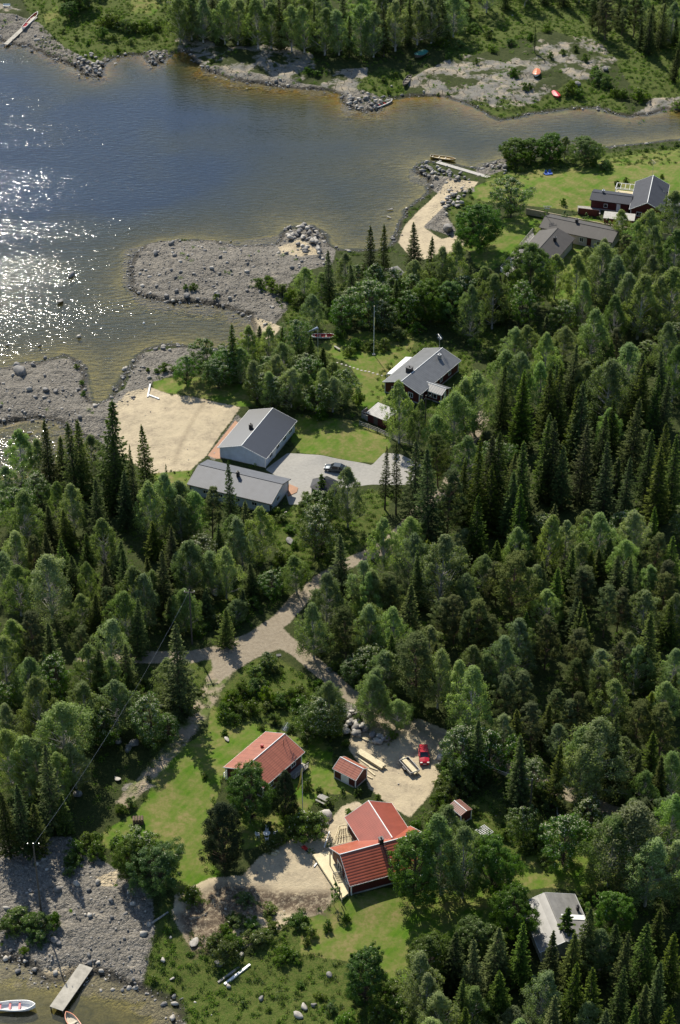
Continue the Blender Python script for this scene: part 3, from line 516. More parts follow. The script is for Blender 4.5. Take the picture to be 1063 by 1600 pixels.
# tops seen in the photo: kind, x, y of the top, height in metres[, width factor]
TOPS='''
s166,626,23,1.25 s69,654,16 s110,657,18 s120,654,17 s225,664,15,.9 s93,679,11 b28,676,11 b56,688,9 b138,676,11 S200,693,13,.7 S207,714,14 S258,724,12,.6 b279,750,11 b254,741,13 b237,753,13 b6,730,7
b34,767,12,1.3 b85,753,9,.8 b110,758,11 s147,747,14 s176,678,17 s192,733,13 s76,789,9 s99,795,9 s72,830,8 p52,840,9 s97,843,10 s133,834,9 b159,812,11 b23,834,9,1.1 s192,854,11 s183,843,9 s162,881,8 s113,868,9
b73,871,13,1.25 b138,874,10,.7 b25,882,11 b4,863,9 s265,819,13 s231,868,9 s251,860,14 b206,885,12 b223,897,11 b240,888,9,.8 b291,846,12 b192,925,12 p169,916,8 b127,930,7 s147,928,8 s209,930,13 b285,918,9,.8 p45,954,13 b20,970,9 s76,973,10
s262,930,8 p124,978,8 b169,968,12 b135,1008,11 s152,1013,11 b172,1027,10 s192,1005,12 b17,968,11 b3,996,12 b40,1030,11 b54,1061,13,1.1 r85,1027,8 b130,1067,11,1.2 b178,1064,11,1.25 b93,1098,13,1.35 b8,1101,9 b8,1143,12 b37,1152,12 b56,1153,11
s68,1166,17,.9 b113,1163,9 b85,1177,10 r155,1112,7 s274,971,19,1.15 b262,1032,9 r231,1091,9 r262,1120,4.5,.8 s4,1236,13 s28,1225,14 s95,1240,8 s50,1255,10
s358,722,15,.75 p329,764,11,1.1 b406,791,12 b378,808,12 b362,808,11 b301,767,10 b280,774,10 s385,784,10 s267,818,12 b294,845,11 r318,842,7 b328,862,9 b351,855,11 s341,818,10 s390,877,8 b287,920,9 k378,920,5.5 s351,950,8 b368,937,5 b463,869,8,1.1 r426,893,5
r494,793,11,1 b544,733,13,.95 r507,771,7 k502,740,5.5,1.1 s533,835,13,1.15 b602,811,13 b510,896,12,1.1 b490,940,12,1.0 b571,876,12 b578,896,11 p609,896,10 p541,950,11,1.1 b575,943,11 r551,1030,4.5,.8 r578,1011,6.5,.9 b602,1018,9 b582,1048,10 r419,1021,3.5,.6
b626,596,14,.85 b654,626,11,.8 b712,613,13,1.2 b745,583,14,1.2 b728,593,13 b684,649,9 s781,674,20,1 s768,672,19 p687,677,12 s748,687,19 b735,679,12 S603,697,14,.8 S621,690,16,.8 s651,687,18 s674,702,21,1.1 p702,733,16,1.1 s722,717,14 s804,735,16 s771,723,15 s819,690,18 s816,580,17 s786,568,14
s748,776,15 s816,758,16 b649,837,12 b690,840,15,1.3 s654,860,12 b641,809,9 b728,827,7 b811,824,10 s778,842,8 b758,867,8 p806,862,15,1.5 p778,880,9 s738,829,8 b728,898,10
s861,575,16 s874,570,17 s819,582,17 b919,567,10 b953,565,14,1.4 b849,565,12 s1005,565,16 s1037,562,14 s915,597,19,1.1 s903,600,18 s995,618,17,1.1 s962,624,12,.8 s1028,585,15 s1042,585,15 s916,660,17 s869,653,18 s853,659,17 s857,642,13 s942,647,13 b953,639,9 s953,689,18,1.1 s983,713,15 s820,689,15 s1018,666,17 s1041,659,13 s1036,696,17,1.2 s1060,679,17 s884,694,14 s817,758,15 s802,733,15 s1025,793,9
b859,805,12 b887,815,9 b921,797,8 b943,802,11,1.2 b995,802,10 p1028,832,10 s1052,835,10 b976,842,10 b906,847,9 s896,857,10 s926,857,8 s938,855,7 s953,840,8 s983,869,11 s966,867,10 b812,822,8 s874,887,9 p914,887,10,1.2 b1023,884,8 b840,884,8 s845,877,8 p1045,874,10
s639,911,14,1.3 b578,944,10 b618,948,12 p611,896,10 b580,893,11 p687,936,9 p712,934,10 p748,939,13,1.3 p735,957,11 b728,898,9 p768,962,11,1.1 b672,979,7 p654,995,14,1.4 b687,1017,12 b717,1033,12 b738,1043,15,1.15 b783,992,12 b743,1010,9 s611,990,10 b601,1017,9 r575,1012,7 b580,1056,10,.85 b621,1094,6 p791,1056,10 p816,1050,10 b789,1117,8 s811,1106,9 b814,969,11 b761,1023,8
s750,1124,13,1 r723,1139,9 r763,1144,9 s816,1147,14 k649,1083,5
b830,888,9 s872,888,11 p912,885,9,1.2 s985,870,12 p950,915,11 p970,922,9 b1022,888,7 p1040,895,10 b1010,925,9,1.1 b855,920,9 s825,952,9 b815,968,10 s900,932,9 s910,940,10 s920,948,10 s1050,937,10 b1060,928,9 s1020,955,16,1.2 p857,965,11,1.1 p912,1002,9 p902,982,9 p970,1007,9 b985,990,7 b997,1010,10,1 b940,1015,9 p900,1030,8 b1057,1015,9 b962,1062,10,1.2 p870,1080,9 p835,1100,10 s855,1097,9 p905,1080,9 p895,1095,8 p940,1050,9 s1052,1052,8 b1040,1067,9 s1015,1077,8 p1000,1095,10,1.2 p1040,1100,11,1.2
b875,1132,7 b940,1127,15,1.4 b920,1137,13,1.1 s965,1115,16 b912,1172,12 b980,1152,8 s1022,1145,11,1.2 s995,1175,9 b1010,1207,9 s1037,1180,11 b1057,1177,10 s817,1150,15 r837,1190,6,.8 s872,1165,12 b1050,1242,9
r820,1264,7,.8 r886,1282,9 r924,1250,7.5,.9 b988,1250,7 p1012,1248,7 b1054,1242,13 b1004,1269,15,1.5 b961,1283,13,1.2 b1020,1314,13 b1057,1312,11 m964,1397,8.5,.85 m807,1392,9.5,.85 k886,1418,8 s924,1413,13,.9 s817,1438,13,1.1 s865,1456,11 s964,1440,11 b945,1456,9 s977,1453,14 s897,1456,10 s1012,1440,13,1.1 s1054,1458,12 s783,1514,11 s897,1506,14 b849,1525,10 s1033,1496,14 s929,1514,14 s974,1506,15 s785,1448,10 b924,1567,9 s1006,1533,13 s868,1560,11 s945,1573,12 s993,1567,13 s1046,1573,12 b804,1580,7
m648,1305,13.5,.95 b694,1280,15,1.05 b728,1293,14,1.0 m773,1311,11,.85 b699,1256,9 m570,1493,9.5,.9 m675,1466,9 b660,1493,11,1.1 s710,1453,12,1.1 s744,1469,13 s778,1448,12 m744,1443,7 s781,1514,11,1.1 b667,1524,10 b689,1551,10 s720,1530,11 b739,1543,9 k600,1570,3
s579,349,16 s601,350,16,.9 s649,346,12,1.1 s673,368,14 s515,390,14 b540,394,8 b712,378,15,1.1 r557,414,6,1.1 r578,441,10,1.25 b645,406,10 b660,441,9 m674,438,10 b759,417,11 b738,447,13 b692,388,13 r534,464,8 b773,429,13 b476,420,7,1.1 b490,458,9 b502,426,8 r545,455,7 r600,470,7 m705,440,10 r640,455,8
m834,383,15,1.05 s783,428,12 b763,417,10 r817,443,10 b871,397,11 b905,400,13 b942,380,14,1.3 b968,397,14,1.2 b982,428,13 b914,437,12 b928,483,13,1.2 b1005,431,15,1.3 b1017,400,14 b1054,417,15,1.2 b965,463,11 b991,380,12 k854,491,6 r885,468,8 b806,511,8 b828,508,9 b883,511,8 b857,520,14,.95 b791,545,12,1.1 b814,548,13 s897,534,14 b985,534,13,1.2 b954,562,12,1.2 b1048,505,13 b1059,540,13 s1002,548,17 s1039,545,17 s860,574,14 s874,568,15 s914,594,13 b920,568,10 b1031,431,13
b977,328,8 b996,344,8 b1018,328,11 b1057,295,11,1.2 b1026,353,11 b1057,361,12,1.3 b946,372,9 r800,280,9.5,1.25 m750,320,11.5,1.3 m806,217,6.5,1.15 m832,216,6,1.0 m861,211,7,1.15 b884,214,6,.8 m917,215,7,1.1 u946,251,2.4,1.3 d850,323,4.5 d883,328,4 d916,333,4 d949,340,4 u930,248,2
s361,503,14 r291,557,7,.85 r322,532,8.5,1 r353,548,8 b387,511,10 s405,508,5 b418,511,8 s398,522,6 r466,500,9,.9 k441,511,5 s486,525,7,1 s504,541,6.5,1.1 b401,562,9 b429,553,9 r407,584,7,.9 b421,582,8 r483,562,8 b503,576,9 b517,565,7 r537,579,8,.9 b455,576,9 b477,584,8 b443,536,9 r340,560,7 b375,545,8 r497,600,7 b520,590,8 r430,590,7
m388,1205,10.5,.98 P445,1205,10,.62 P346,1255,13,.92 u468,1274,4.5,1.05 u492,1275,4 r215,1295,7,1.05 m243,1325,8,1.1 m205,1310,8,.8 b515,1065,10,.9 r500,1090,8 r488,1100,6,.8
S838,38,8,.6 p939,3,9,1.2 s1004,34,8 s1021,5,10 b1041,7,9 p975,12,8 s1060,30,8 p1015,40,5'''
def parse(s):
    out=[]
    for tk in s.split():
        k=tk[0]; a=tk[1:].split(','); out.append((KIND[k],float(a[0]),float(a[1]),float(a[2]),float(a[3]) if len(a)>3 else 1.0))
    return out
for kind,px,py,h,wf in parse(TOPS):
    x,y,z=at(px,py,h); plant(x,y,kind,h,wf,max(z,.3))
# bases seen in the photo (trees whose tops are out of the frame, shrubs and young growth)
BASES='''
b282,66,13,1.3 b300,62,13,1.3 b318,66,13,1.3 s334,60,15 b352,70,13,1.3 b372,70,13,1.3 s388,72,14 b404,76,14,1.3 b424,76,13,1.3 s440,78,15 b456,80,13,1.2 b476,82,13,1.3 s492,80,14 b508,86,13,1.3 b530,86,13,1.3 s546,90,12 b564,86,14,1.3 b584,90,13,1.2 s600,88,14 b618,80,14,1.3 s636,72,14 b652,70,13,1.3 b674,68,13,1.3 s690,62,14 b708,58,12,1.3
b290,40,14,1.3 b325,38,13,1.3 s350,44,15 b380,46,14,1.3 b415,48,14,1.3 s445,50,15 b475,54,14,1.3 b505,56,13,1.3 s535,58,14 b565,60,14,1.3 b595,60,13,1.3 s625,54,14 b655,46,13,1.3 s685,42,14 b140,10,8 m125,16,8,.9 m105,8,7,.8 b150,-8,9 s235,-15,12 b270,10,10 m110,30,5 b700,30,13 s730,26,12 b760,20,12 s790,14,12 b820,10,11 s850,6,12 s880,10,12 b905,4,11 s930,12,13
p945,62,12,1.2 p990,58,13,1.2 s1012,85,12,1.1 s1030,75,13 b1048,70,12 s1062,95,12 b1075,80,12 s965,45,11 b1000,40,12 s1035,45,13 p925,48,9 s1055,125,9,1.2 b1072,140,8
u168,40,3.5,1.2 u182,42,3.2,1.2 u198,48,3.4,1.3 u212,50,3 u228,48,3.2,1.2 u245,44,2.6,1.2 u262,42,2.6,1.2 u272,36,3.2 u160,58,3,1 u178,62,1.8,1.2 u120,62,1.4 u138,70,1.2 u205,68,1.6,1.2 u240,60,1.4,1.3 u185,80,1.3,1.2 u100,52,1.3,1.2 u85,60,1
u600,128,1.6,1.2 u618,120,1.4 u585,140,1.1 u608,146,1.2 u640,108,1.4 u495,118,1.6,1.4 u480,112,1.4,1.3 u330,98,1.2 u430,104,1 u685,148,.8 u700,148,.8,1.3
u803,118,2.2 u820,140,2,1 u828,138,1.6 u893,145,3,1 u905,152,2.6,1.1 u885,150,2.2 u935,130,3.2,1.2 u948,135,3,1.1 u962,150,2.4,1.2 u975,152,2.2,1.2 u1000,155,3,1.3 u930,118,2.6 u1060,168,2.2,1.5 u745,100,1.6 u770,80,1.8,1.4 u800,70,1.8,1.4 u765,60,2.4,1.3 u740,50,2.6,1.3 u860,90,1.6 u880,85,1.6 u900,80,1.8 u915,95,2 u830,62,2 u855,50,2.4 u720,75,2.2,1.3 u700,90,1.5 u690,70,2.4,1.4
u950,262,1.8 u965,290,1.4,1.1 u978,284,1.2 u795,262,1.6,1.2 u815,268,1.4,1.2 u1010,236,1,1.3 u1035,232,1.2,1.4 u1058,228,1.2,1.4 u985,240,.9,1.2 u880,320,1.8,.7 u718,345,1.6 u735,300,1 u1000,292,1 u1035,278,1.1
u258,580,1.8,1.2 u245,582,1,1 u232,580,.9 u272,580,1.2 u303,452,1.4,1.2 u290,450,1 u405,448,2,1.3 u425,455,2.4,1.2 u440,460,2.6,1.2 u455,470,2.5 u470,480,2.6,1.2 u420,440,1.6,1.2 u338,466,1 u128,600,1 u130,618,1 u120,575,1
u560,630,2.6,.9 u556,545,2.4,1 u545,555,2,1.2 u580,548,2.2,1.2 u600,545,2.4 u620,530,2.4,1.4 u650,520,2.2,1.4 u530,530,2.4,1.2 u740,540,2,1.3 u770,560,2.4,1.3
u450,620,2.2 u470,640,2.4,1.2 u500,655,2.4,1.2 u430,610,2.2
u400,1060,2.4,1.1 u415,1050,2,1 u432,1052,1.5 u400,1080,2.4,1.2 u380,1085,2.4,1.1 u365,1100,2.6,1.1 u352,1118,2.6,1.1 u365,1130,2.2,1 u378,1120,2.2,1.1 u395,1112,2.4,1.1 u420,1110,1.8,1.1 u440,1100,2.2,1.2 u455,1092,2.4,1.1 u470,1108,2.4,1.2 u485,1118,2.2,1.2 u430,1130,1.8 u418,1095,3,.7 u470,1085,2 u500,1078,2 u410,1140,1 u455,1142,1.3 u352,1148,.8 
u480,1232,2,.8 u320,1215,1,1 u350,1148,1 u385,1190,1.4 u535,1238,.9 u500,1238,1.1 u515,1258,1.4,1 u560,1240,1.2 u590,1250,1.2,.8
u545,1270,1 u450,1275,2.4,1.1 u455,1292,2,1.1 u420,1295,1.4 u435,1318,2,1.1 u420,1330,1.4,1.2 u335,1340,1.2
u300,1407,1.8,1.7 u384,1411,1.5,1.7 u422,1427,1.3,1.7 u367,1446,1.7,1.7 u394,1450,1.6,1.7 u400,1472,1.9,1.7 u427,1454,1.4,1.6 u463,1443,1.6,1.8 u474,1452,1.2,1.4 u414,1466,1.4,1.5 u350,1498,3.4,1.1 u340,1480,2.4,1 u365,1478,2.4 u352,1465,2 u445,1490,1.6,1.3 u460,1500,1.4,1.2 u440,1505,1.6 u480,1475,1.2 d522,1415,4.6,.7 u487,1462,1.6 u512,1452,1.6,.8 u478,1440,1 u540,1440,1.5,.8
u30,1445,2.8,1.25 u48,1450,2.6,1.1 u65,1450,2.6,1.1 u82,1448,2.2 u60,1470,1.8,1.3 u15,1460,2.4,1.2 u120,1335,2.4,1.1 u132,1322,2.2 u115,1350,2,1.1 u150,1335,2.4,1 u110,1365,1.4 u38,1488,1.2 u150,1315,2 u190,1268,1.6 u205,1262,1.8 u180,1320,1.5 u270,1550,1 u240,1535,1,1.4
u700,1215,3.6,1 u712,1225,3.4,1.1 u720,1210,4,1.1 u690,1235,2.4 u700,1250,3.2,1 u688,1262,2.8,1 u735,1240,2.6 u740,1270,1.6 u675,1285,1.8,1 u650,1292,1.3,1.2 u760,1330,2 u775,1345,1.8 u830,1330,2.2,1 u850,1350,2 u800,1350,1.6 u845,1245,2.6,1.2 u858,1265,2.2,1.1 u905,1262,2,1 u840,1320,2.4,1 u905,1420,2.2,.9 u918,1405,2,.9 u790,1310,1.8 u870,1330,1.6,1.2
u475,800,2.2,1.2 u495,830,2.4,1.3 u500,860,2.4,1.2 u440,815,1.6,1.4 u455,830,1.4,1.4 u430,805,1.8,1.3 u460,855,1.4 u520,800,2,1.1 u560,800,1.2 u515,880,2.2 u440,880,2.4,1.2 u470,900,2.4,1.3 u420,930,2,1.3 u320,985,1.6,1.3 u340,978,2.2,1.2 u365,970,2.4,1.2 u310,995,1.4,1.2 u395,950,2.2,1.2 u300,975,1.8 u480,985,1.4 u500,1020,1.6,1.2 u520,1045,1.6,1.1 u250,1150,2.4,1.2 u235,1165,2.2,1.1 u265,1135,1.8 u290,1115,1.6,1.1 u310,1085,1.2,1.2 u210,1085,2,1.2 u225,1070,1.6,1.2 u480,780,1.8 u505,810,1.6 u590,835,1.2,1.3 u600,860,1.4,1.2
u560,1130,1.6 u612,1155,1.8,.9 u490,1150,2.6,1 u520,1150,2.2,1 u530,1120,2,1 u475,1160,1.6 u465,1175,1.2 u540,1165,1.2
u560,1560,2,1.2 u610,1550,2.4,1.3 u625,1580,2.6,1.3 u640,1600,2.6,1.3 u590,1590,2.4,1.2 u520,1580,1.4,1.3 u500,1560,1,1.4 u470,1540,.9,1.4 u540,1600,1.8,1.4 u420,1580,.8 u380,1570,.8'''
for kind,px,py,h,wf in parse(BASES):
    x,y,z=at(px,py); 
    if z>.05 or kind!='shrub': plant(x,y,kind,h*(1.0 if kind!='shrub' else .95),wf,max(z,.05))
# more trees of the same woods between the ones above
FILL=[([(640,700),(700,700),(770,690),(800,560),(830,520),(960,470),(1130,420),(1130,1330),(1060,1290),(960,1240),(880,1200),(790,1172),(720,1150),(650,1118),(600,1090),(575,1070),(530,1020),(500,965),(530,925),(600,885),(650,858),(700,800),(690,740)],5.6,'spkr',(5,10)),
 ([(-70,770),(150,780),(240,790),(290,810),(350,840),(400,870),(425,900),(400,950),(340,990),(290,985),(190,1000),(130,1040),(190,1080),(215,1110),(185,1150),(130,1220),(100,1270),(60,1290),(-70,1330)],5.4,'srkp',(5,10)),
 ([(650,1580),(700,1540),(780,1500),(830,1510),(900,1520),(980,1500),(1130,1450),(1130,1760),(600,1760)],4.8,'ssb',(9,13)),
 ([(940,1340),(970,1320),(1130,1320),(1130,1450),(990,1440),(950,1400)],5.0,'bsp',(8,12)),
 ([(340,600),(400,610),(440,640),(520,645),(540,620),(500,590),(430,560),(350,575)],3.6,'rr',(5,7)),
 ([(500,478),(560,490),(700,505),(780,515),(790,480),(700,470),(560,470)],3.8,'rrs',(7,11)),
 ([(880,400),(960,430),(1080,400),(1130,440),(1130,520),(860,520),(850,500)],6,'bp',(9,12)),
 ([(-80,-40),(260,-40),(700,15),(930,0),(1130,20),(1130,-70),(-80,-90)],5.6,'ssp',(11,14))]
for poly,sp,kinds,(h0,h1) in FILL:
    q=wpoly(poly,2.0); xs=[p[0] for p in q]; ys=[p[1] for p in q]; A=(max(xs)-min(xs))*(max(ys)-min(ys))
    for _ in range(int(A/sp/sp*3.2)):
        x=rnd.uniform(min(xs),max(xs)); y=rnd.uniform(min(ys),max(ys))
        if not inpoly(x,y,q) or landat(x,y)<2: continue
        if max(wz('road',x,y),wz('pave',x,y),wz('lawn',x,y),wz('track',x,y))>.2: continue
        if any((x-a)**2+(y-b)**2<(sp*(1 if P[4]<.1 else .92))**2 for P in PLACED if P[3]!='shrub' for a,b in ((P[0],P[1]),)): continue
        k=KIND[rnd.choice(kinds)]; plant(x,y,k,rnd.uniform(h0,h1)*.86*(1.1 if k=='spruce' else 1),1.0)
# ---------------- buildings ----------------
M['roofblack']=striped('black_sheet_roof',(.017,.021,.030),(.010,.012,.016),.42,0,.08,.42,.12,.03,spec=1.0)
M['rooftile']=striped('grey_tile_roof',(.10,.108,.125),(.035,.037,.045),.30,0,.10,.60,.3,.03,cross=(1,.36),spec=.5)
M['roofchar']=striped('charcoal_sheet_roof',(.040,.044,.056),(.028,.030,.038),.42,0,.06,.7,.1,.02,spec=.2)
M['roofgrey']=striped('grey_sheet_roof',(.12,.125,.13),(.06,.06,.065),.55,0,.05,.38,.2,.03,spec=.5)
M['roofbrown']=striped('brown_grey_felt_roof',(.052,.047,.043),(.044,.040,.036),.9,0,.03,.7,.08,.02,spec=.4)
M['roofred']=striped('red_tile_roof',(.33,.115,.070),(.19,.065,.04),.34,1,.12,.36,.35,.04,cross=(0,1.1),spec=.5)
M['roofredrow']=striped('red_tile_sheet_roof',(.36,.090,.046),(.22,.05,.028),.36,1,.16,.34,.5,.05,spec=.5)
M['roofredseam']=striped('red_ribbed_roof',(.31,.078,.048),(.19,.045,.03),.36,0,.08,.36,.3,.04,cross=(1,.36),spec=.5)
M['rooftan']=striped('old_brown_roof',(.20,.09,.065),(.06,.03,.02),.3,0,.15,.5,.8,.05)
M['roofpale']=striped('pale_corrugated_roof',(.30,.29,.27),(.17,.165,.15),.35,0,.12,.6,.4,.03,var=.3)
M['roofash']=striped('ash_grey_roof',(.185,.178,.165),(.13,.125,.115),1.1,1,.02,.5,.3,.03,var=.2)
M['boardred']=striped('dark_red_boards',(.085,.012,.010),(.03,.005,.004),.22,0,.06,.7,.6,.03)
M['boardredy']=striped('dark_red_gable_boards',(.085,.012,.010),(.03,.005,.004),.22,1,.06,.7,.6,.03)
M['boardblue']=striped('pale_blue_boards',(.46,.52,.60),(.38,.43,.50),.30,0,.06,.6,.12,.02)
M['boardbluey']=striped('pale_blue_gable_boards',(.46,.52,.60),(.38,.43,.50),.30,1,.06,.6,.12,.02)
M['boardbeige']=striped('beige_boards',(.42,.39,.33),(.24,.22,.19),.25,0,.06,.7,.5,.03)
M['boardbeigey']=striped('beige_gable_boards',(.42,.39,.33),(.24,.22,.19),.25,1,.06,.7,.5,.03)
M['deckwood']=striped('new_deck_boards',(.60,.51,.31),(.34,.27,.15),.14,0,.06,.65,.5,.02)
M['terracotta']=striped('orange_brown_terrace_boards',(.33,.165,.085),(.18,.08,.04),.14,1,.06,.7,.4,.02)
M['jettywood']=striped('weathered_jetty_boards',(.36,.335,.28),(.15,.135,.11),.16,0,.07,.8,.5,.02,var=.25)
def house(name,label,cat,cx,cy,z0,deg):
    return empty(name,(cx,cy,z0),R(deg),label,cat)
class Fr:                            # a building's own frame, to bring world points into it
    def __init__(s,cx,cy,z0,deg): s.c=(cx,cy,z0); s.a=R(deg)
    def __call__(s,p):
        x,y=p[0]-s.c[0],p[1]-s.c[1]; c,q=math.cos(s.a),math.sin(s.a); return Vector((x*c+y*q,-x*q+y*c,p[2]-s.c[2]))
    def px(s,px,py,h): return s(un(px,py,s.c[2]+h))
def place(o,loc,rz): o.location=loc; o.rotation_euler=(0,0,rz); return o
def wing(par,loc,rz,L,WL,WR,ze,zr,wall,wally,roof,trim,oh=.42,th=.12,roofL=None,cutn=0,cutf=0,found=True,roof_label=None,zeR=None,trimends='nf'):
    zeR=ze if zeR is None else zeR
    x0,x1=-L/2+oh+cutn,L/2-oh-cutf; yl,yr=WL-oh,-WR+oh
    hl=zr-(zr-ze)*(yl/WL)-th-.02; hr=zr-(zr-zeR)*(-yr/WR)-th-.02; hz=zr-th-.02
    w=MB()
    w.face([(x0,yr,-.5),(x1,yr,-.5),(x1,yr,hr),(x0,yr,hr)],0); w.face([(x1,yl,-.5),(x0,yl,-.5),(x0,yl,hl),(x1,yl,hl)],0)
    w.face([(x0,yl,-.5),(x0,yr,-.5),(x0,yr,hr),(x0,0,hz),(x0,yl,hl)],1); w.face([(x1,yr,-.5),(x1,yl,-.5),(x1,yl,hl),(x1,0,hz),(x1,yr,hr)],1)
    wo_=place(w.build('wall',[wall,wally],par),loc,rz)
    if found:
        f=MB(); f.box(x0-.03,x1+.03,yr-.03,yl+.03,-.6,.28); place(f.build('foundation',M['concrete'],par),loc,rz)
    r=MB(); r.slab([(-L/2,0,zr),(L/2,0,zr),(L/2,WL,ze),(-L/2,WL,ze)],th); r.slab([(-L/2,0,zr),(L/2,0,zr),(L/2,-WR,zeR),(-L/2,-WR,zeR)],th)
    ro=place(r.build('roof',roof,par),loc,rz)
    c=MB(); c.tube((-L/2-.02,0,zr+.0),(L/2+.02,0,zr+.0),.09,n=6); c.build('ridge_cap',trim if trim is M['white'] else roof,ro)
    t=MB()
    for sx,e in ((-1,'n'),(1,'f')):
        if e not in trimends: continue
        for yy,zz in ((WL,ze),(-WR,zeR)): t.plank((sx*(L/2+.03),0,zr-.06),(sx*(L/2+.03),yy*1.005,zz-.06),.04,.15)
    for yy,zz in ((WL,ze),(-WR,zeR)): t.plank((-L/2,yy*1.006,zz-.09),(L/2,yy*1.006,zz-.09),.04,.13)
    place(t.build('bargeboard',trim,par),loc,rz)
    cb=MB()
    for xx,s1 in ((x0,-1),(x1,1)):
        for yy,s2,hh in ((yr,-1,hr),(yl,1,hl)): cb.box(xx-.07+s1*.03,xx+.07+s1*.03,yy-.07+s2*.03,yy+.07+s2*.03,.0,hh-.02)
    place(cb.build('corner_board',trim,par),loc,rz)
    return dict(loc=loc,rz=rz,x0=x0,x1=x1,yl=yl,yr=yr,wall=wo_,roof=ro,zr=zr,ze=ze,WL=WL,WR=WR,zeR=zeR,par=par)
def opening(wg,side,pos,zc,wd,ht,name='window',frame=None):
    frame=frame or M['white']; f=MB(); p=MB(); b=.09
    def B(mb,a0,a1,z0,z1,t0,t1):
        if side in 'LR':
            y=wg['yl'] if side=='L' else wg['yr']; s=1 if side=='L' else -1; ya,yb=sorted((y+s*t0,y+s*t1)); mb.box(a0,a1,ya,yb,z0,z1)
        else:
            x=wg['x1'] if side=='f' else wg['x0']; s=1 if side=='f' else -1; xa,xb=sorted((x+s*t0,x+s*t1)); mb.box(xa,xb,a0,a1,z0,z1)
    a0,a1,z0,z1=pos-wd/2,pos+wd/2,zc-ht/2,zc+ht/2
    B(f,a0,a1,z1-b,z1,.0,.06);B(f,a0,a1,z0,z0+b,.0,.07);B(f,a0,a0+b,z0+b,z1-b,0,.06);B(f,a1-b,a1,z0+b,z1-b,0,.06)
    if name=='window' and wd>.9: B(f,pos-.03,pos+.03,z0+b,z1-b,.0,.05)
    o=place(f.build(name,frame,wg['par']),wg['loc'],wg['rz'])
    B(p,a0+b,a1-b,z0+b,z1-b,.0,.025); p.build('pane' if name=='window' else 'leaf',M['glass'] if name=='window' else (M['white'] if frame is M['white'] else frame),o); return o
def chimney(wg,x,y,w_,h,mat,cap=True,ladder=False,label=None):
    W_=wg['WL'] if y>0 else wg['WR']; e=wg['ze'] if y>0 else wg['zeR']; z=wg['zr']-(wg['zr']-e)*abs(y)/W_
    m=MB(); m.box(x-w_/2,x+w_/2,y-w_/2,y+w_/2,z-.4,z+h)
    if cap: m.box(x-w_/2-.06,x+w_/2+.06,y-w_/2-.06,y+w_/2+.06,z+h,z+h+.07); m.tube((x,y,z+h+.07),(x,y,z+h+.35),.12,n=8)
    o=m.build('chimney',mat,wg['roof'])
    if ladder:
        l=MB(); s=1 if y>0 else -1
        for dx in (-.2,.2): l.plank((x+dx+.6,y,z+.15),(x+dx+.6,y+s*2.6,z+.15-2.6*(wg['zr']-e)/W_),.05,.05)
        for i in range(8): yy=y+s*2.5*i/8; zz=z+.15-2.5*i/8*(wg['zr']-e)/W_; l.plank((x+.4,yy,zz),(x+.8,yy,zz),.05,.05)
        l.build('roof_ladder',M['black'],wg['roof'])
    return o
def antenna(wg,x,y,h,rot=0.0,mat=None):
    z=wg['zr']-.3; m=MB(); m.tube((x,y,z),(x,y,z+h),.04); c,s=math.cos(rot),math.sin(rot)
    for zz,l in ((h-.1,.95),(h-.6,.6)):
        m.tube((x-l*c,y-l*s,z+zz),(x+l*c,y+l*s,z+zz),.035)
        for k in range(-3,4): q=k/3*l*.9; m.tube((x+q*c-.45*s,y+q*s+.45*c,z+zz),(x+q*c+.45*s,y+q*s-.45*c,z+zz),.02,n=4)
    return m.build('antenna',mat or M['steel'],wg['roof'])
def shrink(par,pts,h,name,mat,th=.14,post=None,**kw):   # a platform of given outline (local points), with its posts
    m=MB(); m.slab([(p.x,p.y,h) for p in pts],th); 
    for i in range(len(pts)):
        a,b=pts[i],pts[(i+1)%len(pts)]; m.plank((a.x,a.y,h-.2),(b.x,b.y,h-.2),.06,.2)
        m.box(a.x-.07,a.x+.07,a.y-.07,a.y+.07,-.5,h-.15)
    return m.build(name,mat,par,**kw)
def railing(par,a,b,h0,h,name,mat,n=8,parent2=None):
    m=MB(); a=Vector(a);b=Vector(b)
    m.plank((a.x,a.y,h0+h),(b.x,b.y,h0+h),.09,.06); m.plank((a.x,a.y,h0+.15),(b.x,b.y,h0+.15),.05,.05); m.plank((a.x,a.y,h0+h*.55),(b.x,b.y,h0+h*.55),.05,.05)
    for i in range(n+1):
        p=a.lerp(b,i/n); m.box(p.x-.04,p.x+.04,p.y-.04,p.y+.04,h0,h0+h-.03)
    return m.build(name,mat,par)
# A: pale blue house by the beach
hA=house('blue_house','pale blue board house with black sheet roof beside the sandy beach','house',-16.03,336.06,1.6,67.4); FA=Fr(-16.03,336.06,1.6,67.4)
A=wing(hA,(0,0,0),0,14.65,5.15,5.15,2.6,4.31,M['boardblue'],M['boardbluey'],M['roofblack'],M['white'])
chimney(A,-.6,1.1,.6,.95,M['black'])
for p in (-4.2,-1,2.2,5): opening(A,'R',p,1.5,1.4,1.1)
opening(A,'R',-2.7,1.1,1.0,2.0,'door'); 
for p in (-4.5,-1.5,2.0): opening(A,'L',p,1.4,1.8,1.3)
tp=[FA.px(323,714,.1),FA.px(350,720,.1),FA.px(376,664,.1),FA.px(368,657,.1)]; shrink(hA,tp,.12,'terrace',M['terracotta'])
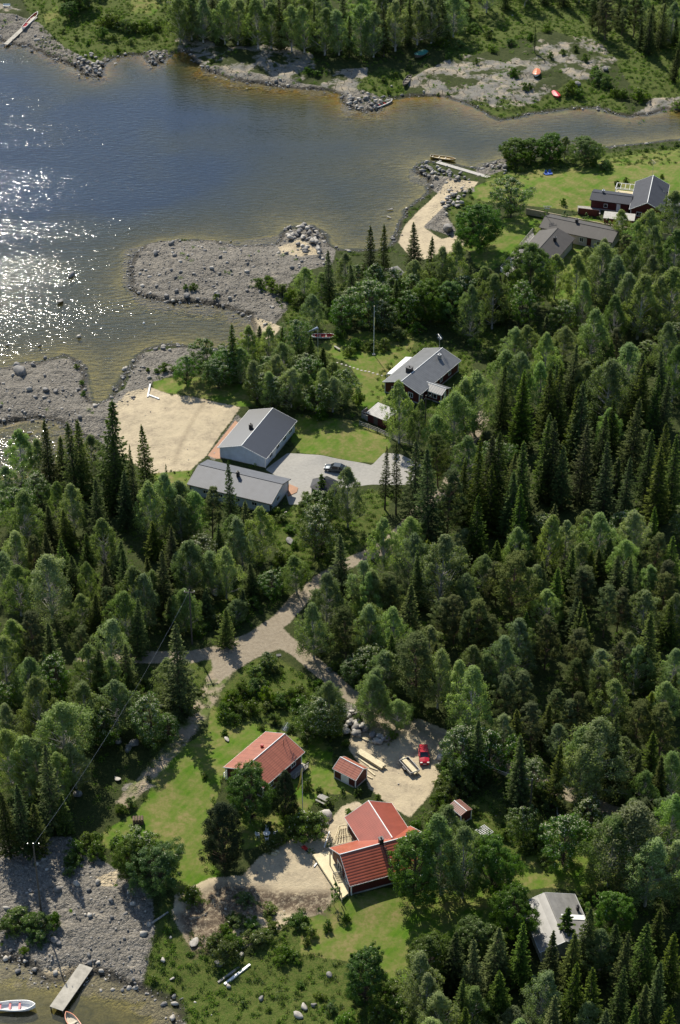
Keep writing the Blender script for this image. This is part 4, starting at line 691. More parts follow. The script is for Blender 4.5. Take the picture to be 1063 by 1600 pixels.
# B: long tiled garage
hB=house('garage_building','long low garage with grey tiled roof in front of the pale blue house','garage',-18.68,319.94,1.8,-22.5); 
B_=wing(hB,(0,0,0),0,17.27,3.82,5.2,2.6,3.83,M['boardblue'],M['boardbluey'],M['rooftile'],M['black'])
chimney(B_,-.2,-.6,.5,1.0,M['black']); opening(B_,'f',-1.2,1.3,1.2,1.0); 
for p in (-5,-2,1.5,5): opening(B_,'R',p,1.5,1.1,.8)
opening(B_,'L',4.5,1.15,2.6,2.2,'garage_door'); opening(B_,'L',1.0,1.15,2.6,2.2,'garage_door')
FB_=Fr(-18.68,319.94,1.8,-22.5); shrink(hB,[FB_.px(452,756,.1),FB_.px(466,762,.1),FB_.px(464,769,.1),FB_.px(450,775,.1)],.1,'terrace',M['terracotta'])
# C: six-sided barbecue hut
gx,gy,_=at(507,771); hC=house('gazebo','black roofed six sided garden gazebo on the edge of the paved drive','gazebo',gx,gy,1.75,20)
m=MB(); ap=(0,0,3.5)
for k in range(6):
    a0,a1=R(60*k),R(60*k+60); m.slab([(2.85*math.cos(a0),2.85*math.sin(a0),2.15),(2.85*math.cos(a1),2.85*math.sin(a1),2.15),ap],.1)
ro=m.build('roof',M['black'],hC); m=MB(); m.tube((0,0,3.3),(0,0,3.75),.22,.16,6); m.build('smoke_vent',M['black'],ro)
m=MB()
for k in range(6):
    a0,a1=R(60*k),R(60*k+60); p0=Vector((2.4*math.cos(a0),2.4*math.sin(a0),0)); p1=Vector((2.4*math.cos(a1),2.4*math.sin(a1),0))
    m.face([(p0.x,p0.y,-.3),(p1.x,p1.y,-.3),(p1.x,p1.y,2.15),(p0.x,p0.y,2.15)])
m.build('wall',M['darkwood'],hC)
for k in range(6):
    a0=R(60*k); m=MB(); m.box(-.08,.08,-.08,.08,-.2,2.15); place(m.build('post',M['offwhite'],hC),(2.46*math.cos(a0),2.46*math.sin(a0),0),a0)
# D: dark red farmhouse, grey roof, porch
hD=house('red_farmhouse','dark red house with grey metal roof and porch beside the green lawn','house',16.69,359.03,2.0,56.5); FD=Fr(16.69,359.03,2.0,56.5)
D=wing(hD,(0,0,0),0,15.94,4.46,4.46,2.6,4.18,M['boardred'],M['boardredy'],M['roofgrey'],M['white'])
chimney(D,-3.3,1.0,1.1,1.0,M['black']); chimney(D,4.6,-1.3,.6,.9,M['steel']); antenna(D,7.2,.3,3.4,.9)
opening(D,'R',4.2,1.5,1.0,1.1); opening(D,'R',-6.6,1.5,.8,1.1); opening(D,'R',.9,1.5,1.0,1.1)
for p in (-5,-1,3): opening(D,'L',p,1.5,1.3,1.2)
opening(D,'n',2,1.5,1.1,1.1); opening(D,'n',-2,1.5,1.1,1.1)
wl=(-3.6,-5.6,0); P_=wing(hD,wl,R(-90),4.6,1.75,1.75,2.25,2.95,M['boardred'],M['boardredy'],M['roofgrey'],M['white'],oh=.3,found=True,trimends='f')
opening(P_,'f',0,1.2,.9,1.9,'door'); opening(P_,'R',.6,1.35,.9,1.1); opening(P_,'R',-.6,1.35,.9,1.1); opening(P_,'L',.6,1.35,.9,1.1)
cp=[FD.px(605,583.5,2.3),FD.px(611.6,584.5,2.3),FD.px(644,558,2.3),FD.px(634,557.5,2.3)]; shrink(hD,cp,2.3,'patio_canopy',M['white'],.06)
# E: woodshed
hE=house('wood_shed','small dark red shed with pale corrugated roof beside the dark red farmhouse','shed',8.28,344.0,2.0,-38.5)
m=MB(); m.slab([(-2.5,-2.0,2.1),(2.5,-2.0,2.1),(2.5,2.0,2.6),(-2.5,2.0,2.6)],.08); m.build('roof',M['roofpale'],hE)
m=MB(); m.face([(-2.2,-1.7,-.4),(2.2,-1.7,-.4),(2.2,-1.7,2.04),(-2.2,-1.7,2.04)],0);m.face([(2.2,1.7,-.4),(-2.2,1.7,-.4),(-2.2,1.7,2.44),(2.2,1.7,2.44)],0)
m.face([(-2.2,1.7,-.4),(-2.2,-1.7,-.4),(-2.2,-1.7,2.04),(-2.2,1.7,2.44)],1);m.face([(2.2,-1.7,-.4),(2.2,1.7,-.4),(2.2,1.7,2.44),(2.2,-1.7,2.04)],1); m.build('wall',[M['boardred'],M['boardredy']],hE)
m=MB(); m.box(-.7,.3,-1.76,-1.70,.05,1.85); m.build('door',M['darkwood'],hE)
m=MB(); [m.box(-3.9+i*.0,-2.2,-1.6+i*.8,-1.5+i*.8,0,1.2+.0*i) for i in range(2)]; m.box(-3.9,-3.8,-1.6,.2,0,1.7); m.plank((-3.85,-1.6,1.7),(-2.2,-1.6,1.7),.08,.08); m.build('lean_to_frame',M['greywood'],hE)
# F: dark red house with black roof in the upper right
hF=house('black_roofed_house','dark red house with steep black roof at the far right of the upper lawn','house',72.66,437.66,2.2,77.6); FF=Fr(72.66,437.66,2.2,77.6)
F_=wing(hF,(0,0,0),0,14.83,4.05,4.05,2.6,4.7,M['boardred'],M['boardredy'],M['roofchar'],M['white'])
opening(F_,'n',1.7,1.4,1.3,1.1); opening(F_,'n',-2.6,1.4,.9,1.1); opening(F_,'R',2,1.4,1.2,1.1); opening(F_,'R',-3,1.4,1.2,1.1); antenna(F_,7.0,.2,4.2,.6,M['newwood'])
o2=FF((63.9,438.0,2.2)); E2=wing(hF,(o2.x,o2.y,0),R(-19.1-77.6+3),9.6,2.9,2.9,2.45,3.1,M['boardred'],M['boardredy'],M['roofchar'],M['black'],trimends='n')
chimney(E2,-2.2,.4,.55,.6,M['steel']); opening(E2,'R',-1,1.2,.9,1.0); opening(E2,'R',2,1.1,.9,1.9,'door')
sc_=[FF.px(902,321,1.4),FF.px(902,333,.1)]
a=FF.px(903,335,.0); b=FF.px(936,339,.0); m=MB(); m.plank((a.x,a.y,.85),(b.x,b.y,.85),.08,1.7); m.build('board_screen',M['boardred'],hF)
a=FF.px(903,333,.0); b=FF.px(938,336,.0); c=FF.px(938,326,0); d=FF.px(903,323,0); shrink(hF,[a,b,c,d],.3,'deck',M['greywood'])
pts=[FF.px(961,304,1.0),FF.px(963,292,2.2),FF.px(990,295,2.2),FF.px(989,306,1.0)]
m=MB(); q=[Vector((p.x,p.y,0)) for p in (FF.px(961,306,.3),FF.px(964,297,.3),FF.px(991,300,.3),FF.px(990,309,.3))]
for i in range(4):
    p0,p1=q[i],q[(i+1)%4]; m.plank((p0.x,p0.y,2.2),(p1.x,p1.y,2.2),.1,.12); m.plank((p0.x,p0.y,1.0),(p1.x,p1.y,1.0),.06,.06); m.box(p0.x-.05,p0.x+.05,p0.y-.05,p0.y+.05,.0,2.2)
for t_ in (.25,.5,.75): p0=q[0].lerp(q[3],t_); p1=q[1].lerp(q[2],t_); m.plank((p0.x,p0.y,2.25),(p1.x,p1.y,2.25),.06,.08)
m.build('white_pergola',M['white'],hF); shrink(hF,q,.3,'terrace',M['deckwood'])
# annex right of F
o3=FF((78.3,435.5,2.2)); wing(hF,(o3.x,o3.y,0),R(-90),3.4,2.2,2.2,2.3,2.7,M['boardbeige'],M['boardbeigey'],M['roofblack'],M['black'],oh=.3,trimends='f')
# H: flat white-roofed shed
x,y,_=un(968,338,4.2); hH=house('white_roofed_shed','low shed with flat white roof between the boundary wall and the black roofed house','shed',x,y,2.2,-12)
m=MB(); m.slab([(-3.6,-1.6,2.0),(3.6,-1.6,2.0),(3.6,1.6,2.2),(-3.6,1.6,2.2)],.1); m.build('roof',M['concrete'],hH); m=MB(); m.box(-3.4,3.4,-1.4,1.4,-.3,1.93); m.build('wall',M['boardred'],hH); m=MB(); m.box(-.5,.5,-1.46,-1.4,0,1.8); m.build('door',M['white'],hH)
# G: L-shaped brown-grey house
hG=house('brown_roofed_house','beige house with two brown grey roofs at a corner beside the long boundary wall','house',55.04,421.96,2.2,-25.2); FG=Fr(55.04,421.96,2.2,-25.2)
G=wing(hG,(0,0,0),0,17.6,3.7,3.7,2.5,3.6,M['boardbeige'],M['boardbeigey'],M['roofbrown'],M['roofbrown'])
o4=FG((46.6,413.4,2.2)); G2=wing(hG,(o4.x,o4.y,0),R(63.5+25.2),12.6,4.3,4.3,2.45,4.05,M['boardbeige'],M['boardbeigey'],M['roofbrown'],M['roofbrown'],trimends='n')
chimney(G,-1.2,.3,.6,.8,M['black']); chimney(G2,1.0,-1.4,.6,.9,M['black']); antenna(G,-8.4,0,3.0,.4)
opening(G,'R',3.2,1.1,1.0,2.0,'door',M['boardred']); opening(G,'R',5.6,1.4,1.2,1.1); opening(G,'R',1.4,1.4,1.0,1.1)
dk=[FG.px(833,362,.4),FG.px(782,423,.4),FG.px(796,434,.4),FG.px(838,376,.4)]; shrink(hG,dk,.4,'deck',M['greywood']); railing(hG,dk[0],dk[1],.4,.95,'railing',M['greywood'],14); railing(hG,dk[1],dk[2],.4,.95,'railing',M['white'],4)
# hut among the conifers
x,y,_=un(614,424,4.0); hh=house('grey_hut','small hut with grey pyramid roof half hidden among conifers by the bay','hut',x,y,gz(x,y),25)
m=MB()
for k in range(4):
    a0,a1=R(90*k+45),R(90*k+135); m.slab([(3.3*math.cos(a0),3.3*math.sin(a0),2.0),(3.3*math.cos(a1),3.3*math.sin(a1),2.0),(0,0,3.4)],.1)
m.build('roof',M['roofash'],hh); m=MB(); m.box(-1.9,1.9,-1.9,1.9,-.4,2.05); m.build('wall',M['boardbeige'],hh)
# I: red tiled summer house
hI=house('red_tiled_house','dark red house with red tiled saddle roof standing on the lower left lawn','house',-11.81,240.38,3.0,52.9); FI=Fr(-11.81,240.38,3.0,52.9)
I_=wing(hI,(0,0,0),0,10.38,3.95,3.95,2.6,4.3,M['boardred'],M['boardredy'],M['roofred'],M['white'])
chimney(I_,1.0,1.2,.35,.55,M['red'],False); antenna(I_,4.7,-.6,2.6,.3); m=MB(); m.tube((3.4,-1.2,3.6),(3.4,-1.2,4.9),.04); m.build('vent_pipe',M['black'],I_['roof'])
opening(I_,'R',2.8,1.5,1.2,1.0); opening(I_,'R',-.4,1.1,.9,2.0,'door'); opening(I_,'R',-2.8,1.5,1.1,1.0); opening(I_,'n',1.3,1.4,1.2,1.1); opening(I_,'f',0,1.4,1.2,1.1); opening(I_,'L',2,1.4,1.2,1.1)
railing(hI,(-4.9,4.2,0),(-1.5,4.2,0),.1,.9,'railing',M['white'],6); 
for yy in (3.75,-3.75): m=MB(); m.box(-5.0,-4.88,yy-.06,yy+.06,0,2.5); m.build('veranda_post',M['white'],hI)
railing(hI,(1.5,-4.9,0),(4.9,-4.9,0),.3,.8,'railing',M['greywood'],5); m=MB(); m.slab([(1.3,-3.5,.3),(5,-3.5,.3),(5,-4.95,.3),(1.3,-4.95,.3)],.1); m.build('deck',M['greywood'],hI)
# J: small red shed
hJ=house('garden_shed','small red shed with red tiles and white double door beside the sandy yard','shed',1.83,239.14,3.0,-37.3)
J=wing(hJ,(0,0,0),0,4.49,1.3,1.95,2.2,3.0,M['boardred'],M['boardredy'],M['roofred'],M['white'],oh=.22,zeR=2.0)
opening(J,'R',0,1.0,1.5,1.75,'door')
# K: big red house, two wings
KC=(6.0,221.5,3.0); hK=house('large_red_house','large dark red house with bright red crossing roofs beside the dug up yard','house',*KC,20.8); FK=Fr(*KC,20.8)
a=FK((6.05,219.35,3.0))
K2=wing(hK,(a.x,a.y,0),0,12.96,4.44,4.02,2.35,5.05,M['boardred'],M['boardredy'],M['roofredrow'],M['white'])
a=FK((5.99,224.88,3.0)); K1=wing(hK,(a.x,a.y,0),R(113.4-20.8),8.63,3.92,3.92,2.7,4.67,M['boardred'],M['boardredy'],M['roofredseam'],M['white'],trimends='f')
chimney(K2,.0,.1,.62,.95,M['black'],ladder=False); m=MB(); m.tube((4.2,.5,4.3),(4.2,.5,5.1),.12); m.build('vent_pipe',M['black'],K2['roof'])
l=MB()
for dx in (-.2,.2): l.plank((.3+dx,-.3,5.0),(.3+dx,-3.6,2.78),.05,.05)
for i in range(11): l.plank((.1,-.4-i*.3,4.93-i*.2),(.5,-.4-i*.3,4.93-i*.2),.05,.05)
l.build('roof_ladder',M['black'],K2['roof'])
opening(K2,'R',.8,1.35,1.8,.7); opening(K2,'R',4,1.35,1.2,1.0); opening(K2,'n',1.2,1.2,1.8,1.9); opening(K2,'n',-1.6,1.3,1.0,1.2)
dq=[FK.px(489,1335,.55),FK.px(514,1330,.55),FK.px(545,1378,.55),FK.px(545,1395,.55),FK.px(534,1404,.55)]
shrink(hK,dq,.55,'deck',M['deckwood']); railing(hK,FK.px(521,1372,.55),FK.px(540,1369,.55),.55,1.1,'deck_screen',M['greywood'],10)
railing(hK,FK.px(521,1372,.55),FK.px(534,1402,.55),.55,.9,'railing',M['newwood'],8)
for q_ in ((516,1352),(531,1404)): 
    p=FK.px(q_[0],q_[1],.55); m=MB(); m.box(p.x-.07,p.x+.07,p.y-.07,p.y+.07,.5,2.9); m.build('veranda_post',M['darkwood'],hK)
m=MB(); q=[FK.px(*p,.4) for p in ((530,1291),(546,1288),(562,1312),(519,1322))]
for i in range(4): a,b=q[i],q[(i+1)%4]; m.plank((a.x,a.y,.4),(b.x,b.y,.4),.08,.2); m.box(a.x-.06,a.x+.06,a.y-.06,a.y+.06,-.3,.4)
for i in range(1,8):
    t_=i/8; a=q[0].lerp(q[1],t_) ; b=q[3].lerp(q[2],t_); m.plank((a.x,a.y,.38),(b.x,b.y,.38),.06,.16)
a=q[0].lerp(q[3],.5); b=q[1].lerp(q[2],.5); m.plank((a.x,a.y,.26),(b.x,b.y,.26),.07,.1); m.build('deck_frame',M['newwood'],hK)
# L: outhouse in the trees
hL=house('outhouse','tiny red outhouse with brown roof among bushes right of the sandy yard','outhouse',18.3,230.2,3.0,-52)
L_=wing(hL,(0,0,0),0,2.9,1.15,1.15,2.0,2.35,M['boardred'],M['boardredy'],M['rooftan'],M['white'],oh=.15,trimends=''); opening(L_,'R',0,.95,.8,1.7,'door',M['black'])
# M: grey house, lower right
x,y,_=un(868,1432,6.9); hM=house('grey_roofed_house','house with pale grey roof behind tall spruces in the lower right','house',x,y,3.0,-77.1)
Mh=wing(hM,(0,0,0),0,9.6,4.6,3.7,2.5,3.9,M['boardbeige'],M['boardbeigey'],M['roofash'],M['offwhite'])
m=MB(); m.slab([(-.5,1.0,3.70),(.5,1.0,3.70),(.5,4.5,2.63),(-.5,4.5,2.63)],.05); m.build('roof_step',M['white'],Mh['roof']); chimney(Mh,-1.6,3.9,.4,.7,M['black']); opening(Mh,'R',0,1.4,1.2,1.1)
opening(Mh,'n',0,1.2,1.2,1.1)
# ---------------- boats, jetties, vehicles, poles ----------------
def boat(name,label,a,b,W_,outer,inner,seat,z=None,seats=3,depth=.55,motor=False,cover=None,group=None,L=None,rim=None,stern=.62):
    A_=Vector(un(*a,0.3 if z is None else z)); B2=Vector(un(*b,0.3 if z is None else z)); mid=(A_+B2)/2; d=A_-B2; LL=L or (d.xy).length
    zz=(max(gz(mid.x,mid.y),0.0) if z is None else max(z,gz(mid.x,mid.y)-.05))
    if z is None and gz(mid.x,mid.y)<0: zz=-.12
    e=empty(name,(mid.x,mid.y,zz),math.atan2(d.y,d.x),label,'boat',group)
    n=12; hull=MB(); rows=[]; rin=[]
    for i in range(n+1):
        t=i/n; x=-LL/2+LL*t; hw=W_/2*(stern+(1-stern)*math.sin(min(t/.5,1)*math.pi/2)) if t<.5 else W_/2*math.cos(((t-.5)/.5)**1.7*math.pi/2)**.8
        hw=max(hw,.02); sh=depth*(1+.32*max(0,(t-.45)/.55)**2); kz=.0+.25*depth*max(0,(t-.75)/.25)**2
        row=[(x,-hw,sh),(x,-hw*.93,sh*.55),(x,-hw*.62,kz+.08),(x,0,kz),(x,hw*.62,kz+.08),(x,hw*.93,sh*.55),(x,hw,sh)]; rows.append(row)
        hi=max(hw-.06,.01); rin.append([(x if 0<i<n else x+(.05 if i==0 else -.1),-hi,sh-.005),(x,-hi*.8,sh*.45),(x,0,kz+.12),(x,hi*.8,sh*.45),(x if 0<i<n else x+(.05 if i==0 else -.1),hi,sh-.005)])
    for R1,R2 in zip(rows,rows[1:]):
        for j in range(6): hull.face([R1[j],R2[j],R2[j+1],R1[j+1]])
    hull.face(rows[0][::-1]); hull.build('hull',outer,e,smooth=True)
    if cover is None:
        inn=MB()
        for R1,R2 in zip(rin,rin[1:]):
            for j in range(4): inn.face([R1[j+1],R2[j+1],R2[j],R1[j]])
        inn.face(rin[0]); inn.build('lining',inner,e)
        g=MB()
        for R1,R2 in zip(rows,rows[1:]):
            g.plank(R1[0],R2[0],.09,.05); g.plank(R1[6],R2[6],.09,.05)
        g.plank(rows[0][0],rows[0][6],.08,.05); g.build('gunwale',rim or outer,e)
        for k in range(seats):
            t=(k+.6)/(seats+.6)*.85; i=int(t*n); r=rin[i]; s=MB(); y=abs(r[0][1]); s.box(r[0][0]-.13,r[0][0]+.13,-y,y,depth*.62,depth*.62+.05); s.build('thwart',seat,e)
    else:
        c=MB()
        cr=[]
        for i,r in enumerate(rows):
            t=i/n; h=.34*math.sin(math.pi*min(1,max(0,t*.85+.12))); cr.append([(r[0][0],r[0][1]*1.04,r[0][2]-.08),(r[0][0],r[0][1]*.6,r[0][2]+h*.35),(r[0][0],0,r[0][2]+h+.03*math.sin(i*2.1)),(r[0][0],-r[0][1]*.6,r[0][2]+h*.35),(r[0][0],-r[0][1]*1.04,r[0][2]-.08)])
        for R1,R2 in zip(cr,cr[1:]):
            for j in range(4): c.face([R1[j],R2[j],R2[j+1],R1[j+1]])
        c.face(cr[0]); c.build('cover',cover,e)
    if motor:
        mm=MB(); mm.box(-LL/2-.45,-LL/2-.05,-.18,.18,depth*.8,depth*.8+.5); mm.box(-LL/2-.3,-LL/2-.15,-.06,.06,-.4,depth*.8); mm.build('outboard_motor',M['black'],e)
    return e
boat('rowing_boat','white rowing boat with red interior drawn up beside the top left jetty',(60,27),(37,51),1.5,M['offwhite'],M['red'],M['buff'],z=.35)
boat('rowing_boat','white rowing boat with a red seat moored at the stone point below the dark trees',(613,156),(585,168),1.6,M['white'],M['buff'],M['red'],rim=M['white'])
boat('rowing_boat','dark flat dinghy pulled up on the slabs left of the pale bedrock',(631,136),(641,120),1.5,M['darkwood'],M['darkwood'],M['greywood'],z=.9)
boat('covered_boat','boat under a teal and dark tarpaulin at the forest edge above the dinghy',(648,92),(667,82),2.7,M['darkwood'],M['darkwood'],M['greywood'],z=2.4,cover=M['teal'],L=4.8,depth=.8)
boat('covered_boat','boat under an orange canvas beside the lone pine on the bedrock',(837,124),(840,109),2.0,M['offwhite'],M['buff'],M['red'],z=1.9,cover=M['orange'],L=4.6)
boat('covered_boat','boat under a crimson cover lying on grass at the river edge',(874,156),(864,143),1.8,M['crimson'],M['red'],M['red'],z=.9,cover=M['crimson'],L=4.2)
boat('rowing_boat','yellow varnished wooden boat floating at the end of the stone jetty',(712,252),(673,246),1.6,M['yellowwood'],M['yellowwood'],M['buff'],rim=M['buff'],z=.0)
boat('rowing_boat','white boat with bright red interior lying on land beside the flagpole garden',(525,531),(488,530),1.7,M['white'],M['red'],M['buff'],z=1.2,rim=M['white'])
boat('motor_boat','white open motor boat with dark stripe moored left of the bottom jetty',(56,1576),(-4,1577),1.8,M['white'],M['offwhite'],M['crimson'],z=-.1,motor=True,depth=.75,rim=M['white'])
boat('rowing_boat','orange rimmed small boat at the bottom edge beside the broad jetty',(104,1586),(130,1622),1.5,M['orange'],M['buff'],M['buff'],z=-.08,rim=M['orange'])
boat('covered_boat','grey covered boat at the hedge beside the top left lawn',(260,7),(290,14),1.9,M['offwhite'],M['buff'],M['red'],z=1.9,cover=M['concrete'])
def jetty(label,a,b,wd,h,post=True,mat=None):
    ga=gz(*un(*b,h)[:2]); hb=max(h,ga+.15); A_=Vector(un(*a,h)); B2=Vector(un(*b,hb)); mid=(A_+B2)/2; d=B2-A_; L=d.xy.length; e=empty('jetty',(mid.x,mid.y,(hb-h)/2),math.atan2(d.y,d.x),label,'jetty'); e.rotation_euler=(0,-math.atan2(hb-h,L),math.atan2(d.y,d.x))
    m=MB(); m.box(-L/2,L/2,-wd/2,wd/2,h-.08,h); m.build('deck',mat or M['jettywood'],e)
    m=MB(); 
    for s in (-1,1): m.box(-L/2,L/2,s*(wd/2-.08)-.06,s*(wd/2-.08)+.06,h-.28,h-.082)
    m.build('beam',M['darkwood'],e)
    n=max(2,int(L/3))
    for i in range(n+1):
        for s in (-1,1):
            m=MB(); x=-L/2+.15+(L-.3)*i/n; m.tube((x,s*(wd/2-.1),-2.2),(x,s*(wd/2-.1),h-.083),.09); m.build('pile',M['darkwood'],e)
    return e
jetty('narrow pale jetty with a rowing boat beside it in the top left corner',(9,69),(56,26),1.3,.6)
jetty('long narrow pale boardwalk jetty leading from the lawn to the yellow boat',(683,253),(765,277),1.25,.6,mat=M['concrete'])
jetty('broad weathered plank jetty in the bottom left cove',(88,1576),(135,1509),2.1,.7)
def car(name,label,a,b,L,W_,H,body,hatch):
    A_=Vector(un(*a,3.0 if hatch else 1.8)); B2=Vector(un(*b,3.0 if hatch else 1.8)); mid=(A_+B2)/2; d=A_-B2
    e=empty(name,(mid.x,mid.y,gz(mid.x,mid.y)+.02),math.atan2(d.y,d.x),label,'car')
    # side profile stations from tail to nose: x, height of the shoulder
    xs=[-.5,-.47,-.40,-.25,0,.18,.30,.42,.48,.5]; hz=[.62,.95,1.0,1.0,.98,.95,.90,.82,.70,.50] if not hatch else [.7,.98,1.02,1.02,1.0,.98,.92,.84,.72,.5]
    hw=[.40,.45,.48,.50,.50,.50,.49,.46,.42,.36]; m=MB(); rows=[]
    for x,z,h in zip(xs,hz,hw):
        rows.append([(x*L,-h*W_,.28),(x*L,-h*W_*1.0,z*.62),(x*L,-h*W_*.93,z*H*.62),(x*L,0,z*H*.66),(x*L,h*W_*.93,z*H*.62),(x*L,h*W_,z*.62),(x*L,h*W_,.28)])
    for R1,R2 in zip(rows,rows[1:]):
        for j in range(6): m.face([R1[j],R2[j],R2[j+1],R1[j+1]])
        m.face([R1[6],R2[6],R2[0],R1[0]])
    m.face(rows[0][::-1]); m.face(rows[-1]); m.build('body',body,e,smooth=True)
    # cabin: glass band and roof
    if hatch: bx0,bx1,tx0,tx1=-.47*L,.23*L,-.40*L,.04*L
    else: bx0,bx1,tx0,tx1=-.38*L,.24*L,-.20*L,.07*L
    z0=H*.60; z1=H*.96; b=.455*W_; t=.36*W_
    B=[(bx0,-b,z0),(bx1,-b*.96,z0),(bx1,b*.96,z0),(bx0,b,z0)]; T=[(tx0,-t,z1),(tx1,-t,z1),(tx1,t,z1),(tx0,t,z1)]
    m=MB(); m.face([B[1],B[2],T[2],T[1]]); m.build('windscreen',M['glass'],e); m=MB(); m.face([B[3],B[0],T[0],T[3]]); m.build('rear_window',M['glass'],e)
    for i,j in ((0,1),(2,3)): m=MB(); m.face([B[i],B[j],T[j],T[i]]); m.build('side_window',M['glass'],e)
    m=MB(); m.slab([(tx0-.05,-t-.02,z1+.05),(tx1+.05,-t-.02,z1+.05),(tx1+.05,t+.02,z1+.05),(tx0-.05,t+.02,z1+.05)],.07)
    for i in range(4): m.plank(B[i],T[i],.08,.05)
    xm=(bx0+bx1)/2; xt=(tx0+tx1)/2
    for s in (-1,1): m.plank((xm,s*b*.99,z0),(xt,s*t*1.01,z1),.09,.04)
    m.build('roof',body,e)
    for sx in (-.31,.31):
        for s in (-1,1):
            tb=MB(); tb.tube((sx*L,s*(W_/2-.20),.32),(sx*L,s*(W_/2+.01),.32),.32,n=16); w_=tb.build('wheel',M['rubber'],e); r=MB(); r.tube((sx*L,s*(W_/2-.02),.32),(sx*L,s*(W_/2+.025),.32),.19,n=12); r.build('rim',M['steel'],w_)
    for s in (-1,1):
        m=MB(); m.box(.462*L,.497*L,s*.33*W_-.17,s*.33*W_+.17,H*.40,H*.50); m.build('headlight',M['white'],e)
        m=MB(); m.box(-.505*L,-.47*L,s*.36*W_-.12,s*.36*W_+.12,H*.42,H*.58); m.build('tail_light',M['red'],e)
        m=MB(); m.box(bx1-.5,bx1-.3,min(s*.47*W_,s*.56*W_),max(s*.47*W_,s*.56*W_),z0,z0+.14); m.build('mirror',body,e)
    m=MB(); m.box(.495*L,.508*L,-.26,.26,.38,.5); m.build('number_plate',M['offwhite'],e)
    return e
M['carpaint']=simple('dark_metallic_car_paint',(.055,.07,.085),.25,.05,metal=.5); M['carred']=simple('red_car_paint',(.38,.008,.02),.22,.05)
car('parked_car','dark blue grey saloon car parked on the paved drive','car' and (507,733),(543,738),4.5,1.75,1.42,M['carpaint'],False)
car('parked_car','small red hatchback parked on the sandy yard',(664,1197),(661,1170),3.8,1.65,1.5,M['carred'],True)
# flatbed trailer with timber
A_=Vector(un(643,1212,3.4)); B2=Vector(un(634,1186,3.4)); A_=Vector(un(651,1208,3.5)); B2=Vector(un(629,1183,3.5)); d=A_-B2; mid=(A_+B2)/2; z=gz(mid.x,mid.y)
e=empty('car_trailer',(mid.x,mid.y,z),math.atan2(d.y,d.x),'open grey trailer loaded with planks beside the red car','trailer')
m=MB(); m.box(-1.7,1.7,-.8,.8,.50,.58); m.build('bed',M['darkwood'],e)
for nm_,bb in (('side_board',(-1.7,1.7,-.84,-.80)),('side_board',(-1.7,1.7,.80,.84)),('tail_board',(1.7,1.74,-.84,.84)),('front_board',(-1.74,-1.7,-.84,.84))): m=MB(); m.box(*bb,.5,.92); m.build(nm_,M['steel'],e)
for s in (-1,1):
    m=MB(); m.tube((0,s*.88,.3),(0,s*1.05,.3),.3,n=14); m.build('wheel',M['rubber'],e); m=MB(); m.box(-.45,.45,s*.97-.13,s*.97+.13,.64,.68); m.build('mudguard',M['black'],e)
m=MB(); m.plank((-1.7,-.5,.45),(-2.9,0,.45),.08,.1); m.plank((-1.7,.5,.45),(-2.9,0,.45),.08,.1); m.tube((-2.9,0,.0),(-2.9,0,.6),.05); m.build('drawbar',M['steel'],e)
def bundle(label,loc,rz,L,n,k,wd,th,name='plank_stack',mat=None,cat='planks'):
    e=empty(name,loc,rz,label,cat)
    for j in range(k):
        m=MB(); 
        for i in range(n): o=rnd.uniform(-.12,.12); m.box(-L/2+o,L/2+o,(i-n/2)*wd+.012,(i+1-n/2)*wd-.012,j*(th+.03),j*(th+.03)+th)
        m.build('plank_layer',mat or M['newwood'],e)
    return e
bundle('pale planks lying on the open trailer',(mid.x,mid.y,z+.6),math.atan2(d.y,d.x)+.03,4.0,4,3,.2,.05)
A_=Vector(un(560,1173,3.4)); B2=Vector(un(600,1198,3.4)); d=A_-B2; mid=(A_+B2)/2; z=gz(mid.x,mid.y)
bundle('large stack of new pale planks lying on the yard beside the garden shed',(mid.x,mid.y,z+.15),math.atan2(d.y,d.x),5.4,6,5,.19,.06)
def beam(label,a,b,th,mat,group=None,name='timber_beam',up=.1,cat='timber',r=None):
    A_=Vector(at(*a)); B2=Vector(at(*b)); m=MB(); A_.z=max(A_.z,0)+up; B2.z=max(B2.z,0)+up; mid=(A_+B2)/2; A_-=mid; B2-=mid
    if r: m.tube(A_,B2,r,r*.8,8)
    else: m.plank(A_,B2,th,th*.8)
    o=m.build(name,mat); o.location=mid; return tag(o,label,cat,group)
for i,(a,b,l) in enumerate((((558,1184),(584,1202),'long yellow board leaning low behind the garden shed'),((575,1203),(586,1212),'short pale board at the right end of the garden shed'),((577,1199),(590,1204),'short board on top of the scraps beside the garden shed'),((572,1212),(582,1217),'board offcut nearest the large red house behind the garden shed'),
   ((556,1150),(583,1161),'long pale pole lying across the stones above the plank stack'),((540,1140),(575,1160),'dark long pole beside the rubble above the plank stack'))):
    beam(l,a,b,.2,M['newwood'] if i!=5 else M['darkwood'])
beam('upper of two pale timber beams lying on the slope above the cove',(341,1536),(374,1512),.28,M['greywood']); beam('lower and longer of two pale timber beams lying on the slope above the cove',(351,1539),(391,1508),.34,M['offwhite'])
beam('grey driftwood log lying from the rocks onto the grass bank',(230,1448),(263,1426),.3,M['greywood'],None,'driftwood_log',cat='log',r=.17)
beam('long leg of the white L shaped boards lying on the sand',(235,601),(231,621),.3,M['offwhite'],None,'white_board'); beam('short leg of the white L shaped boards lying on the sand',(233,618),(249,624),.3,M['offwhite'],None,'white_board')
beam('white board lying on the ground left of the large red house deck',(499,1345),(491,1355),.2,M['offwhite'],None,'white_board'); beam('white board leaning by the unfinished deck frame of the large red house',(515,1302),(507,1327),.16,M['offwhite'],None,'white_board',up=.4)
beam('fallen pale tree trunk standing askew beside the right hand track',(870,1262),(874,1297),.2,M['greywood'],None,'dead_trunk',cat='log',up=.2,r=.14)
